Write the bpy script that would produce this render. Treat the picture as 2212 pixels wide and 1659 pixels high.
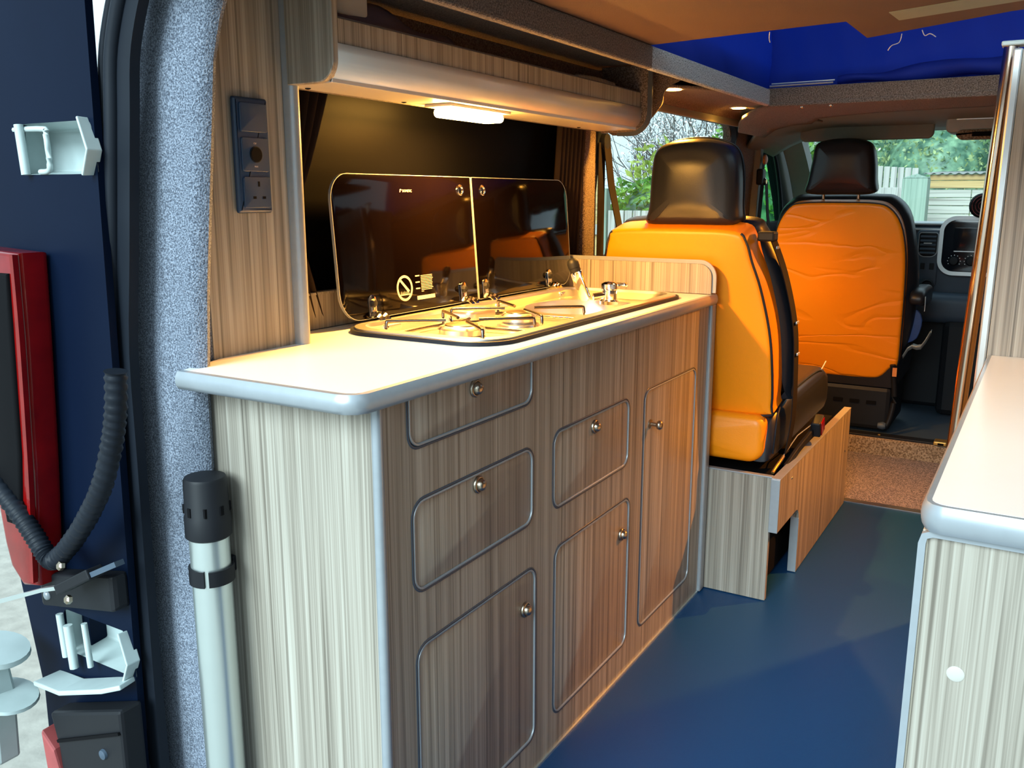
import bpy, bmesh, math, random
from mathutils import Vector, Matrix
from mathutils.geometry import tessellate_polygon
random.seed(7)
R = math.radians
for o in list(bpy.data.objects): bpy.data.objects.remove(o)
scene = bpy.context.scene
COL = scene.collection

# ------------------------------------------------------------------ camera
cam_d = bpy.data.cameras.new('camera'); cam = bpy.data.objects.new('camera', cam_d); COL.objects.link(cam)
cam_d.sensor_fit = 'HORIZONTAL'; cam_d.sensor_width = 36.0; cam_d.lens = 1928.0 * 36 / 2212
cam_d.clip_start = 0.02; cam_d.clip_end = 200
cam.location = (0, 0, 1.086)
cam.rotation_euler = (R(90 - 11.877), 0, R(30.897))
scene.camera = cam
# ------------------------------------------------------------------ world and exposure
w = bpy.data.worlds.new('overcast_sky'); scene.world = w; w.use_nodes = True
bg = w.node_tree.nodes['Background']
bg.inputs[0].default_value = (0.66, 0.88, 1.0, 1); bg.inputs[1].default_value = 1.1
sun_d = bpy.data.lights.new('hazy_sun', 'SUN'); sun = bpy.data.objects.new('hazy_sun', sun_d); COL.objects.link(sun)
sun_d.energy = 4.9; sun_d.angle = R(38); sun_d.color = (0.76, 0.95, 1.0)
sun.rotation_euler = (R(62), 0, R(-4)); sun.location = (1, -4, 6)
vs = scene.view_settings
vs.view_transform = 'Standard'; vs.look = 'None'; vs.exposure = 0.44; vs.gamma = 1.0; vs.use_curve_mapping = False

# ------------------------------------------------------------------ materials
def newmat(name):
    m = bpy.data.materials.new(name); m.use_nodes = True
    nt = m.node_tree; return m, nt, nt.nodes['Principled BSDF']
def plain(name, col, rough=.5, metal=0., spec=.5, coat=0., noise=0., nscale=30, bump=0., bscale=200, trans=0., ior=1.45):
    m, nt, b = newmat(name)
    b.inputs['Base Color'].default_value = (*col, 1); b.inputs['Roughness'].default_value = rough
    b.inputs['Metallic'].default_value = metal; b.inputs['Specular IOR Level'].default_value = spec
    b.inputs['Coat Weight'].default_value = coat; b.inputs['Transmission Weight'].default_value = trans
    b.inputs['IOR'].default_value = ior
    tc = nt.nodes.new('ShaderNodeTexCoord')
    if noise:
        n = nt.nodes.new('ShaderNodeTexNoise'); n.inputs['Scale'].default_value = nscale; n.inputs['Detail'].default_value = 4
        nt.links.new(tc.outputs['Object'], n.inputs['Vector'])
        mx = nt.nodes.new('ShaderNodeMix'); mx.data_type = 'RGBA'
        mx.inputs[6].default_value = (*[c * (1 - noise) for c in col], 1); mx.inputs[7].default_value = (*[min(1, c * (1 + noise)) for c in col], 1)
        nt.links.new(n.outputs['Fac'], mx.inputs[0]); nt.links.new(mx.outputs[2], b.inputs['Base Color'])
    if bump:
        n2 = nt.nodes.new('ShaderNodeTexNoise'); n2.inputs['Scale'].default_value = bscale; n2.inputs['Detail'].default_value = 3
        nt.links.new(tc.outputs['Object'], n2.inputs['Vector'])
        bp = nt.nodes.new('ShaderNodeBump'); bp.inputs['Strength'].default_value = bump; bp.inputs['Distance'].default_value = .002
        nt.links.new(n2.outputs['Fac'], bp.inputs['Height']); nt.links.new(bp.outputs[0], b.inputs['Normal'])
    return m
def wood(name, stops, rough=.42, scale=1.0, axis=2):
    """straight-grained laminate: grain runs along one axis"""
    m, nt, b = newmat(name); b.inputs['Roughness'].default_value = rough
    tc = nt.nodes.new('ShaderNodeTexCoord'); L = nt.links.new
    def streak(s, along, det, w=0.0):
        mp = nt.nodes.new('ShaderNodeMapping'); v = [s, s, s]; v[axis] = along
        mp.inputs['Scale'].default_value = v
        L(tc.outputs['Object'], mp.inputs['Vector'])
        n = nt.nodes.new('ShaderNodeTexNoise'); n.inputs['Scale'].default_value = 1; n.inputs['Detail'].default_value = det
        n.inputs['Roughness'].default_value = .6; n.inputs['Distortion'].default_value = w
        L(mp.outputs[0], n.inputs['Vector']); return n.outputs['Fac']
    a = streak(34 * scale, .55, 3, .25); f = streak(210 * scale, 1.6, 2, .1); g = streak(75 * scale, .8, 2, .3)
    mix = nt.nodes.new('ShaderNodeMix'); mix.inputs[0].default_value = .45; L(a, mix.inputs[2]); L(f, mix.inputs[3])
    cr = nt.nodes.new('ShaderNodeValToRGB'); els = cr.color_ramp.elements
    els[0].position, els[0].color = stops[0][0], (*stops[0][1], 1); els[1].position, els[1].color = stops[-1][0], (*stops[-1][1], 1)
    for p, c in stops[1:-1]:
        e = els.new(p); e.color = (*c, 1)
    L(mix.outputs[0], cr.inputs[0])
    dk = nt.nodes.new('ShaderNodeValToRGB'); e2 = dk.color_ramp.elements
    e2[0].position, e2[0].color = .33, (.52, .50, .48, 1); e2[1].position, e2[1].color = .43, (1, 1, 1, 1)
    L(g, dk.inputs[0])
    mu = nt.nodes.new('ShaderNodeMix'); mu.data_type = 'RGBA'; mu.blend_type = 'MULTIPLY'; mu.inputs[0].default_value = 1
    L(cr.outputs[0], mu.inputs[6]); L(dk.outputs[0], mu.inputs[7]); L(mu.outputs[2], b.inputs['Base Color'])
    bp = nt.nodes.new('ShaderNodeBump'); bp.inputs['Strength'].default_value = .12; bp.inputs['Distance'].default_value = .001
    L(f, bp.inputs['Height']); L(bp.outputs[0], b.inputs['Normal'])
    return m
def carpet(name, c0, c1, c2, scale=330, bump=.9):
    m, nt, b = newmat(name); b.inputs['Roughness'].default_value = 1; b.inputs['Specular IOR Level'].default_value = .1
    tc = nt.nodes.new('ShaderNodeTexCoord'); L = nt.links.new
    n = nt.nodes.new('ShaderNodeTexNoise'); n.inputs['Scale'].default_value = scale; n.inputs['Detail'].default_value = 2
    L(tc.outputs['Object'], n.inputs['Vector'])
    cr = nt.nodes.new('ShaderNodeValToRGB'); e = cr.color_ramp.elements
    e[0].position, e[0].color = .36, (*c0, 1); e[1].position, e[1].color = .68, (*c2, 1)
    k = e.new(.5); k.color = (*c1, 1)
    L(n.outputs['Fac'], cr.inputs[0]); L(cr.outputs[0], b.inputs['Base Color'])
    bp = nt.nodes.new('ShaderNodeBump'); bp.inputs['Strength'].default_value = bump; bp.inputs['Distance'].default_value = .003
    L(n.outputs['Fac'], bp.inputs['Height']); L(bp.outputs[0], b.inputs['Normal'])
    b.inputs['Sheen Weight'].default_value = .15
    return m
def emit(name, col, s):
    m, nt, b = newmat(name); b.inputs['Base Color'].default_value = (.8, .75, .6, 1)
    b.inputs['Emission Color'].default_value = (*col, 1); b.inputs['Emission Strength'].default_value = s; return m
def leafmat(name, c0, c1):
    m, nt, b = newmat(name); L = nt.links.new
    tc = nt.nodes.new('ShaderNodeTexCoord'); n = nt.nodes.new('ShaderNodeTexNoise'); n.inputs['Scale'].default_value = 7; n.inputs['Detail'].default_value = 5
    L(tc.outputs['Object'], n.inputs['Vector'])
    cr = nt.nodes.new('ShaderNodeValToRGB'); e = cr.color_ramp.elements
    e[0].position, e[0].color = .38, (*c0, 1); e[1].position, e[1].color = .62, (*c1, 1)
    L(n.outputs['Fac'], cr.inputs[0]); L(cr.outputs[0], b.inputs['Base Color']); b.inputs['Roughness'].default_value = .45
    t = nt.nodes.new('ShaderNodeBsdfTranslucent'); L(cr.outputs[0], t.inputs['Color'])
    mx = nt.nodes.new('ShaderNodeMixShader'); mx.inputs[0].default_value = .35
    L(b.outputs[0], mx.inputs[1]); L(t.outputs[0], mx.inputs[2]); L(mx.outputs[0], nt.nodes['Material Output'].inputs[0])
    return m
def clothmat(name, col, tr):
    m, nt, b = newmat(name); L = nt.links.new
    b.inputs['Base Color'].default_value = (*col, 1); b.inputs['Roughness'].default_value = .8
    t = nt.nodes.new('ShaderNodeBsdfTranslucent'); t.inputs['Color'].default_value = (*col, 1)
    mx = nt.nodes.new('ShaderNodeMixShader'); mx.inputs[0].default_value = tr
    L(b.outputs[0], mx.inputs[1]); L(t.outputs[0], mx.inputs[2]); L(mx.outputs[0], nt.nodes['Material Output'].inputs[0]); return m
def glassmat(name, tint, mixr=.05):
    m, nt, b = newmat(name); L = nt.links.new
    t = nt.nodes.new('ShaderNodeBsdfTransparent'); t.inputs['Color'].default_value = (*tint, 1)
    g = nt.nodes.new('ShaderNodeBsdfGlossy'); g.inputs['Roughness'].default_value = .02
    mx = nt.nodes.new('ShaderNodeMixShader'); mx.inputs[0].default_value = mixr; L(t.outputs[0], mx.inputs[1]); L(g.outputs[0], mx.inputs[2])
    L(mx.outputs[0], nt.nodes['Material Output'].inputs[0]); return m

GR = [(.32, (.115, .10, .082)), (.44, (.22, .195, .16)), (.54, (.315, .285, .24)), (.68, (.42, .395, .345))]
M = dict(
    wood=wood('zebrano_laminate', GR, scale=1.5), wood_y=wood('zebrano_laminate_cross', GR, axis=1),
    edge=plain('grey_edge_moulding', (.30, .33, .36), .32, .3, noise=.08, nscale=60),
    edge_dark=plain('dark_edge_moulding', (.05, .06, .08), .35, noise=.1),
    white=plain('white_worktop', (.80, .79, .76), .28, noise=.02, nscale=12),
    floor=plain('blue_vinyl', (.006, .046, .135), .36, spec=.25, noise=.25, nscale=900, bump=.25, bscale=700),
    carpet=carpet('grey_lining_carpet', (.06, .072, .10), (.145, .172, .225), (.29, .33, .41), scale=420),
    carpet_roof=carpet('amber_tinted_carpet', (.065, .046, .036), (.135, .10, .08), (.21, .165, .14)),  # same grey carpet, amber lamplight put into its brown colour
    carpet_daylit=carpet('daylit_lining_carpet', (.14, .14, .14), (.36, .37, .38), (.55, .57, .6)),  # same carpet again, daylight on the lip put into a paler colour
    cabcarpet=carpet('cab_mat_pile', (.03, .025, .03), (.13, .11, .125), (.30, .26, .28), scale=240, bump=1),
    stepcarpet=carpet('tan_step_carpet', (.12, .085, .055), (.24, .18, .12), (.36, .29, .21), scale=160, bump=.7),
    ceil=plain('brown_bed_board', (.115, .062, .041), .8, noise=.12, nscale=7, bump=.3, bscale=500),
    tape=plain('green_grey_tape', (.24, .25, .19), .6, noise=.08),
    orange=plain('orange_leatherette', (.93, .275, .004), .40, noise=.05, nscale=5, bump=.12, bscale=350),
    black=plain('black_leatherette', (.012, .014, .02), .36, noise=.15, nscale=8, bump=.1, bscale=350),
    blackp=plain('black_plastic', (.009, .010, .013), .5, spec=.25, noise=.1),
    rubber=plain('black_rubber', (.008, .011, .017), .5, spec=.2, noise=.2, nscale=14),
    paint=plain('dark_navy_paint', (.0022, .006, .018), .42, spec=.07, noise=.2, nscale=5),
    paint_in=plain('pale_grey_paint', (.42, .50, .50), .4, noise=.2, nscale=18),
    socket=plain('slate_blue_plastic', (.018, .045, .10), .4, noise=.1),
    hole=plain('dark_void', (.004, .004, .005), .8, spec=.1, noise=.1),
    print_=plain('pale_print', (.62, .50, .42), .5, noise=.05),
    lid=plain('dark_glass_lid', (.0016, .0008, .0006), .07, spec=.22, noise=.1),
    pane_dark=plain('privacy_glass', (.0015, .0015, .002), .42, spec=.03, noise=.05),
    steel=plain('brushed_steel', (.68, .66, .63), .34, 1, noise=.04, nscale=20),
    darksteel=plain('dark_steel_wire', (.22, .19, .16), .25, 1, noise=.05),
    chrome=plain('chrome', (.75, .74, .72), .07, 1, noise=.03),
    bronze=plain('satin_nickel', (.42, .35, .27), .28, 1, noise=.06),
    alu=plain('anodised_aluminium', (.66, .74, .74), .30, .85, noise=.03),
    cornice=plain('satin_cornice', (.62, .58, .53), .36, .25, noise=.03),
    lamp=emit('amber_diffuser', (1.0, .50, .09), 260), spot=emit('amber_spot', (1.0, .50, .08), 30),
    blue=clothmat('blue_canvas', (.003, .026, .34), .38), curtain=plain('brown_curtain', (.018, .011, .008), .85, spec=.15, noise=.2, nscale=20),
    headliner=plain('grey_headliner', (.23, .235, .20), .85, noise=.06, nscale=15, bump=.1, bscale=500),
    headlight=plain('pale_headliner_plastic', (.34, .36, .34), .6, noise=.05),
    dash=plain('slate_dash_plastic', (.045, .068, .10), .5, noise=.1, bump=.1, bscale=600),
    dashtop=plain('sunlit_dash_top', (.45, .47, .48), .5, noise=.05), silver=plain('silver_trim', (.60, .63, .64), .3, .6, noise=.04),  # dashtop: sunlight on the dash put into a pale colour
    screen=plain('off_screen', (.008, .010, .016), .12, noise=.05),
    redlens=plain('red_lens', (.17, .002, .002), .15, coat=.3, noise=.5, nscale=25), redbtn=plain('red_button', (.6, .04, .01), .4, noise=.05),
    reflector=plain('worn_red_reflector', (.30, .06, .06), .5, noise=.2),
    belt=plain('belt_webbing', (.009, .007, .007), .75, spec=.15, noise=.2, nscale=60, bump=.3, bscale=400),
    cable=plain('brass_cable', (.62, .38, .10), .3, .8, noise=.05),
    pole=plain('copper_tinted_steel', (.60, .45, .34), .16, 1, noise=.03),
    glass=glassmat('clear_glass', (.93, .97, .96)), glass_g=glassmat('green_tint_glass', (.55, .82, .62)),
    rawwood=wood('weathered_boards', [(.30, (.22, .22, .19)), (.5, (.38, .38, .33)), (.7, (.46, .46, .40))], .8, .5, axis=0),
    postwood=wood('green_tanalised_post', [(.30, (.10, .16, .12)), (.5, (.20, .28, .22)), (.7, (.28, .35, .28))], .8, .5, axis=2),
    gatewood=wood('pale_gate_boards', [(.30, (.18, .18, .165)), (.5, (.33, .33, .30)), (.7, (.42, .42, .39))], .8, .5, axis=2),
    yellowwood=wood('new_pine', [(.30, (.26, .16, .05)), (.5, (.40, .27, .10)), (.7, (.46, .34, .15))], .7, .5, axis=0),
    roofsheet=plain('corrugated_sheet', (.20, .21, .20), .7, noise=.2, nscale=12),
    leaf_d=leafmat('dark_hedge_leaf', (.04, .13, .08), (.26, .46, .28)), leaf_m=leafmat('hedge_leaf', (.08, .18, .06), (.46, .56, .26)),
    leaf_l=leafmat('laurel_leaf', (.03, .14, .02), (.22, .42, .06)), leaf_y=leafmat('young_leaf', (.25, .34, .05), (.50, .56, .14)),
    twig=plain('bare_twig', (.10, .08, .07), .8, noise=.2), blossom=plain('pale_blossom', (.75, .72, .72), .8, noise=.05),
    gravel=plain('gravel_ground', (.34, .32, .28), .9, noise=.4, nscale=14, bump=.8, bscale=40),
    stone=plain('pale_stone', (.55, .50, .45), .8, noise=.25, nscale=9), moss=plain('yellow_moss', (.22, .21, .06), .95, noise=.4, nscale=20),
    cloth_p=plain('purple_grey_cloth', (.055, .05, .09), .75, noise=.3, nscale=12), paper=plain('pale_packaging', (.45, .44, .40), .6, noise=.05),
    bluebag=plain('blue_bag', (.02, .06, .22), .5, noise=.2), foil=plain('pale_wrapper', (.40, .46, .46), .3, .3, noise=.1),
    orange_w=plain('orange_plastic', (.6, .22, .05), .4, noise=.05),
)

def creased(m):
    nt = m.node_tree; L = nt.links.new; b = nt.nodes['Principled BSDF']
    tc = nt.nodes.new('ShaderNodeTexCoord'); mp = nt.nodes.new('ShaderNodeMapping'); mp.inputs['Scale'].default_value = (2.2, 2.2, 7.0); mp.inputs['Rotation'].default_value = (0, R(-14), 0)
    L(tc.outputs['Object'], mp.inputs['Vector'])
    n = nt.nodes.new('ShaderNodeTexNoise'); n.inputs['Scale'].default_value = 1.0; n.inputs['Detail'].default_value = 1.5; n.inputs['Distortion'].default_value = .8
    L(mp.outputs[0], n.inputs['Vector'])
    cr = nt.nodes.new('ShaderNodeValToRGB'); e = cr.color_ramp.elements
    e[0].position, e[0].color = .47, (1, 1, 1, 1); e[1].position, e[1].color = .53, (1, 1, 1, 1); k = e.new(.5); k.color = (0, 0, 0, 1)
    L(n.outputs['Fac'], cr.inputs[0])
    bp = nt.nodes.new('ShaderNodeBump'); bp.inputs['Strength'].default_value = .35; bp.inputs['Distance'].default_value = .006
    L(cr.outputs[0], bp.inputs['Height'])
    old = b.inputs['Normal'].links[0].from_node; L(bp.outputs[0], old.inputs['Normal'])
    return m
M['orange_creased'] = creased(plain('creased_orange_leatherette', (.93, .275, .004), .40, noise=.05, nscale=5, bump=.12, bscale=350))
# ------------------------------------------------------------------ mesh helpers
class MB:
    def __init__(s): s.v = []; s.f = []
    def add(s, vs, fs):
        k = len(s.v); s.v += [tuple(p) for p in vs]; s.f += [tuple(i + k for i in f) for f in fs]; return s
    def box(s, x0, x1, y0, y1, z0, z1):
        x0, x1 = sorted((x0, x1)); y0, y1 = sorted((y0, y1)); z0, z1 = sorted((z0, z1))
        v = [(x0, y0, z0), (x1, y0, z0), (x1, y1, z0), (x0, y1, z0), (x0, y0, z1), (x1, y0, z1), (x1, y1, z1), (x0, y1, z1)]
        return s.add(v, [(0, 3, 2, 1), (4, 5, 6, 7), (0, 1, 5, 4), (1, 2, 6, 5), (2, 3, 7, 6), (3, 0, 4, 7)])
    def sweep(s, pts, prof, closed=False, up=(0, 0, 1), cap=True, scl=None):
        """sweep a closed profile [(a,b)] along pts; a along side, b along up"""
        P = [Vector(p) for p in pts]; n = len(P); m = len(prof); rings = []; upv = Vector(up)
        for i in range(n):
            if closed: t = (P[(i + 1) % n] - P[i - 1])
            else: t = P[min(i + 1, n - 1)] - P[max(i - 1, 0)]
            t.normalize(); sd = t.cross(upv)
            if sd.length < 1e-4: sd = t.cross(Vector((1, 0, 0)))
            sd.normalize(); u2 = sd.cross(t)
            k = scl[i] if scl else 1
            rings.append([P[i] + sd * a * k + u2 * b * k for a, b in prof])
        vs = [q for r in rings for q in r]; fs = []
        for i in range(n if closed else n - 1):
            for j in range(m):
                a = i * m + j; b = i * m + (j + 1) % m; c = ((i + 1) % n) * m + (j + 1) % m; d = ((i + 1) % n) * m + j
                fs.append((a, b, c, d))
        if cap and not closed:
            fs.append(tuple(range(m - 1, -1, -1))); fs.append(tuple((n - 1) * m + j for j in range(m)))
        return s.add(vs, fs)
    def tube(s, pts, r, seg=10, closed=False, scl=None, up=(0, 0, 1)):
        return s.sweep(pts, [(r * math.cos(2 * math.pi * k / seg), r * math.sin(2 * math.pi * k / seg)) for k in range(seg)], closed, up, True, scl)
    def lathe(s, O, A, prof, seg=20):
        """prof [(r,h)] around axis A through O"""
        O = Vector(O); A = Vector(A).normalized(); U = A.orthogonal().normalized(); V = A.cross(U)
        vs = []; fs = []; m = len(prof)
        for r, h in prof:
            for k in range(seg):
                t = 2 * math.pi * k / seg; vs.append(O + A * h + (U * math.cos(t) + V * math.sin(t)) * max(r, 1e-5))
        for i in range(m - 1):
            for k in range(seg):
                fs.append((i * seg + k, i * seg + (k + 1) % seg, (i + 1) * seg + (k + 1) % seg, (i + 1) * seg + k))
        fs.append(tuple(range(seg - 1, -1, -1))); fs.append(tuple((m - 1) * seg + k for k in range(seg)))
        return s.add(vs, fs)
    def pillow(s, out, w0, w1, r, O, U, V, W, b0=0, b1=0, seg=4, inset=None):
        """rounded slab: outline (u,v) counter-clockwise, between depths w0 and w1, edge radius r, optional bulged caps"""
        O, U, V, W = Vector(O), Vector(U), Vector(V), Vector(W); n = len(out); q = inset if inset is not None else r
        nm = []
        for i in range(n):
            a, b, c = Vector(out[i - 1]), Vector(out[i]), Vector(out[(i + 1) % n])
            e1 = (b - a); e2 = (c - b); e1 = e1.normalized() if e1.length else e2.normalized(); e2 = e2.normalized() if e2.length else e1
            k = Vector((-(e1.y + e2.y), e1.x + e2.x)); nm.append(k / max(.6, k.length) if k.length else k)
        lev = [(q * (1 - math.sin(t)), w0 + r * (1 - math.cos(t))) for t in [math.pi / 2 * i / seg for i in range(seg + 1)]]
        lev += [(q * (1 - math.sin(t)), w1 - r * (1 - math.cos(t))) for t in [math.pi / 2 * i / seg for i in range(seg, -1, -1)]]
        vs = []; fs = []
        for d, wv in lev:
            for i in range(n): vs.append(O + U * (out[i][0] + nm[i].x * d) + V * (out[i][1] + nm[i].y * d) + W * wv)
        for L in range(len(lev) - 1):
            for i in range(n): fs.append((L * n + i, L * n + (i + 1) % n, (L + 1) * n + (i + 1) % n, (L + 1) * n + i))
        us_ = [p[0] for p in out]; vs_2 = [p[1] for p in out]; cu = (max(us_) + min(us_)) / 2; cv = (max(vs_2) + min(vs_2)) / 2
        hu = (max(us_) - min(us_)) / 2; hv = (max(vs_2) - min(vs_2)) / 2
        def cap(base, wv, bul, flip):
            rows = [base]
            for k, fr in enumerate((.9, .78, .64, .5, .36, .22, .1)):
                st = len(vs)
                for i in range(n):
                    d = q; pu = out[i][0] + nm[i].x * d; pv = out[i][1] + nm[i].y * d
                    vs.append(O + U * (cu + (pu - cu) * fr) + V * (cv + (pv - cv) * fr) + W * (wv + bul * max(0, 1 - ((pu - cu) * fr / hu) ** 2) * max(0, 1 - ((pv - cv) * fr / hv) ** 2) * (1 - fr ** 8)))
                rows.append(st)
            vs.append(O + U * cu + V * cv + W * (wv + bul)); c = len(vs) - 1
            for a, b in zip(rows, rows[1:]):
                for i in range(n):
                    f = (a + i, a + (i + 1) % n, b + (i + 1) % n, b + i); fs.append(f[::-1] if flip else f)
            for i in range(n):
                f = (rows[-1] + i, rows[-1] + (i + 1) % n, c); fs.append(f[::-1] if flip else f)
        if b0 == 0: fs.append(tuple(range(n - 1, -1, -1)))
        else: cap(0, w0, -b0, True)
        k = (len(lev) - 1) * n
        if b1 == 0: fs.append(tuple(k + i for i in range(n)))
        else: cap(k, w1, b1, False)
        return s.add(vs, fs)
    def plate(s, outer, holes, mapf, t):
        """flat plate with holes; mapf(u,v,w)->xyz, thickness t"""
        loops = [outer] + holes; flat = [p for l in loops for p in l]
        tri = tessellate_polygon([[Vector((p[0], p[1], 0)) for p in l] for l in loops]); N = len(flat)
        vs = [mapf(p[0], p[1], 0) for p in flat] + [mapf(p[0], p[1], t) for p in flat]
        fs = []
        for a, b, c in tri: fs += [(a, b, c), (c + N, b + N, a + N)]
        k = 0
        for l in loops:
            n = len(l)
            for i in range(n): fs.append((k + i, k + (i + 1) % n, N + k + (i + 1) % n, N + k + i))
            k += n
        return s.add(vs, fs)
    def grid(s, fn, nu, nv):
        vs = [fn(i / nu, j / nv) for i in range(nu + 1) for j in range(nv + 1)]
        return s.add(vs, [(i * (nv + 1) + j, (i + 1) * (nv + 1) + j, (i + 1) * (nv + 1) + j + 1, i * (nv + 1) + j + 1) for i in range(nu) for j in range(nv)])
    def build(s, name, mat, parent=None, smooth=None, bevel=0, seg=2, solid=0, subd=0, fixn=True, soft=0):
        me = bpy.data.meshes.new(name); off = Vector((0, 0, 0)); p = parent
        while p is not None: off += p.location; p = p.parent
        me.from_pydata([(v[0] - off.x, v[1] - off.y, v[2] - off.z) for v in s.v], [], s.f)
        if fixn:
            bm = bmesh.new(); bm.from_mesh(me); bmesh.ops.recalc_face_normals(bm, faces=bm.faces); bm.to_mesh(me); bm.free()
        me.materials.append(M[mat]); o = bpy.data.objects.new(name, me); COL.objects.link(o)
        if parent: o.parent = parent
        if solid:
            md = o.modifiers.new('thick', 'SOLIDIFY'); md.thickness = solid; md.offset = 0
        if bevel:
            md = o.modifiers.new('round', 'BEVEL'); md.width = bevel; md.segments = seg; md.limit_method = 'ANGLE'; md.angle_limit = R(40)
        if subd:
            md = o.modifiers.new('sub', 'SUBSURF'); md.levels = md.render_levels = subd
        if soft:
            md = o.modifiers.new('soft', 'SMOOTH'); md.factor = .5; md.iterations = soft
        if smooth is not None:
            for pl in me.polygons: pl.use_smooth = True
            me.set_sharp_from_angle(angle=R(smooth))
        return o
def rrect(u0, u1, v0, v1, r, seg=6, rs=None):
    rs = rs or (r, r, r, r); pts = []
    for (cx, cy, a0, rr) in ((u1, v0, -90, rs[1]), (u1, v1, 0, rs[2]), (u0, v1, 90, rs[3]), (u0, v0, 180, rs[0])):
        sx = -1 if cx == u1 else 1; sy = -1 if cy == v1 else 1
        if rr <= 0: pts.append((cx, cy)); continue
        for k in range(seg + 1):
            t = R(a0 + 90 * k / seg); pts.append((cx + sx * rr + rr * math.cos(t), cy + sy * rr + rr * math.sin(t)))
    return pts
def smooth_pts(pts, n=6, closed=False):
    """Catmull-Rom"""
    P = [Vector(p) for p in pts]; N = len(P); out = []
    for i in range(N if closed else N - 1):
        g = (lambda k: P[k % N]) if closed else (lambda k: P[min(max(k, 0), N - 1)])
        a, b, c, d = g(i - 1), g(i), g(i + 1), g(i + 2)
        for k in range(n):
            t = k / n; out.append(.5 * ((2 * b) + (c - a) * t + (2 * a - 5 * b + 4 * c - d) * t * t + (3 * b - a - 3 * c + d) * t ** 3))
    if not closed: out.append(P[-1])
    return out
def empty(name, loc, label, cat, group=None):
    o = bpy.data.objects.new(name, None); COL.objects.link(o); o.location = loc; o.empty_display_size = .05
    return tag(o, label, cat, group)
def tag(o, label, cat, group=None):
    o['label'] = label; o['category'] = cat
    if group: o['group'] = group
    return o
def struct(o, label=None):
    o['kind'] = 'structure'
    if label: o['label'] = label
    return o
def copy_tree(o, parent=None):
    c = o.copy(); COL.objects.link(c); c.parent = parent
    for ch in list(o.children): copy_tree(ch, c)
    return c
X, Y, Z = (1, 0, 0), (0, 1, 0), (0, 0, 1)
def B(*a): return MB().box(*a)

# ================================================================== SETTING
struct(B(-1.22, .50, .74, 3.27, -.03, 0).build('floor', 'floor'), 'dark blue speckled vinyl floor of the van')
struct(B(-1.22, .50, 3.262, 3.30, -.03, .006).build('trim_1', 'edge_dark', bevel=.002), 'dark threshold strip across the floor')
struct(B(-1.22, .50, 3.29, 3.97, -.03, .002).build('floor_mat', 'cabcarpet'), 'purple grey pile carpet beyond the threshold strip')
struct(B(-1.22, .50, 3.96, 4.0, -.03, .074).build('trim_2', 'stepcarpet', bevel=.008), 'tan carpeted step up into the cab')
struct(B(-1.22, .50, 3.985, 5.3, -.04, .062).build('floor_cab', 'dash', bevel=.003), 'dark blue cab floor behind the tan step')
st = struct(B(-1.0, .1, 3.972, 4.03, .074, .083).build('trim_3', 'blackp', bevel=.003), 'black sill strip along the cab step')
# left body wall: lower skin, strips between windows, cant rail
lw = struct(B(-1.32, -1.28, .90, 5.3, -.55, .88).build('wall_left', 'carpet_roof'), 'carpeted lower side wall of the van')
struct(B(-1.32, -1.20, 4.05, 5.3, -.55, .955).build('door_1', 'dash', bevel=.02), 'dark passenger door below its window')
def wallpoly(name, mat, outer, holes, x0=-1.235, lean=.10, t=-.03):
    # plane leaning inward with height
    f = lambda u, v, wv: (x0 + lean * max(0, v - .85) + wv, u, v)
    return MB().plate(outer, holes, f, t).build(name, mat, smooth=30)
# kitchen window band and its pillar
win1 = struct(wallpoly('wall_left_window_band', 'carpet_roof', [(1.10, .83), (3.99, .83), (3.99, 1.452), (1.10, 1.452)],
      [rrect(1.17, 2.36, .86, 1.34, .05), rrect(2.46, 3.74, .90, 1.372, .06)]), 'carpeted window surround of the left wall')
f1 = lambda u, v, wv: (-1.245 + .10 * (v - .85) + wv, u, v)
wn = struct(MB().plate(rrect(1.16, 2.37, .85, 1.35, .05), [], f1, -.004).build('window_1', 'pane_dark'), 'dark privacy glass behind the glass hob lids')
wn2 = struct(MB().plate(rrect(2.44, 3.76, .88, 1.392, .06), [], f1, -.004).build('window_2', 'glass'), 'clear sliding door window behind the orange seat')
MB().plate(rrect(2.44, 3.76, .885, 1.39, .07), [rrect(2.465, 3.735, .905, 1.366, .06)], lambda u, v, wv: (-1.228 + .10 * (v - .85) + wv, u, v), .02).build('window_frame', 'rubber', wn2, smooth=30)
# B pillar
struct(MB().plate([(3.76, .3), (4.06, .3), (4.08, .95), (4.02, 1.37), (3.74, 1.37)], [], lambda u, v, wv: (-1.19 + .06 * max(0, v - .85) + wv, u, v), -.05).build('trim_4', 'carpet_roof', bevel=.012), 'carpeted pillar between the side windows, amber light in its colour')
struct(MB().plate([(4.03, .3), (4.10, .3), (4.10, .95), (4.09, 1.36), (4.04, 1.36)], [], lambda u, v, wv: (-1.165 + .05 * max(0, v - .85) + wv, u, v), -.03).build('trim_5', 'headliner', bevel=.006), 'grey plastic pillar trim behind the black headrest')
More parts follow.
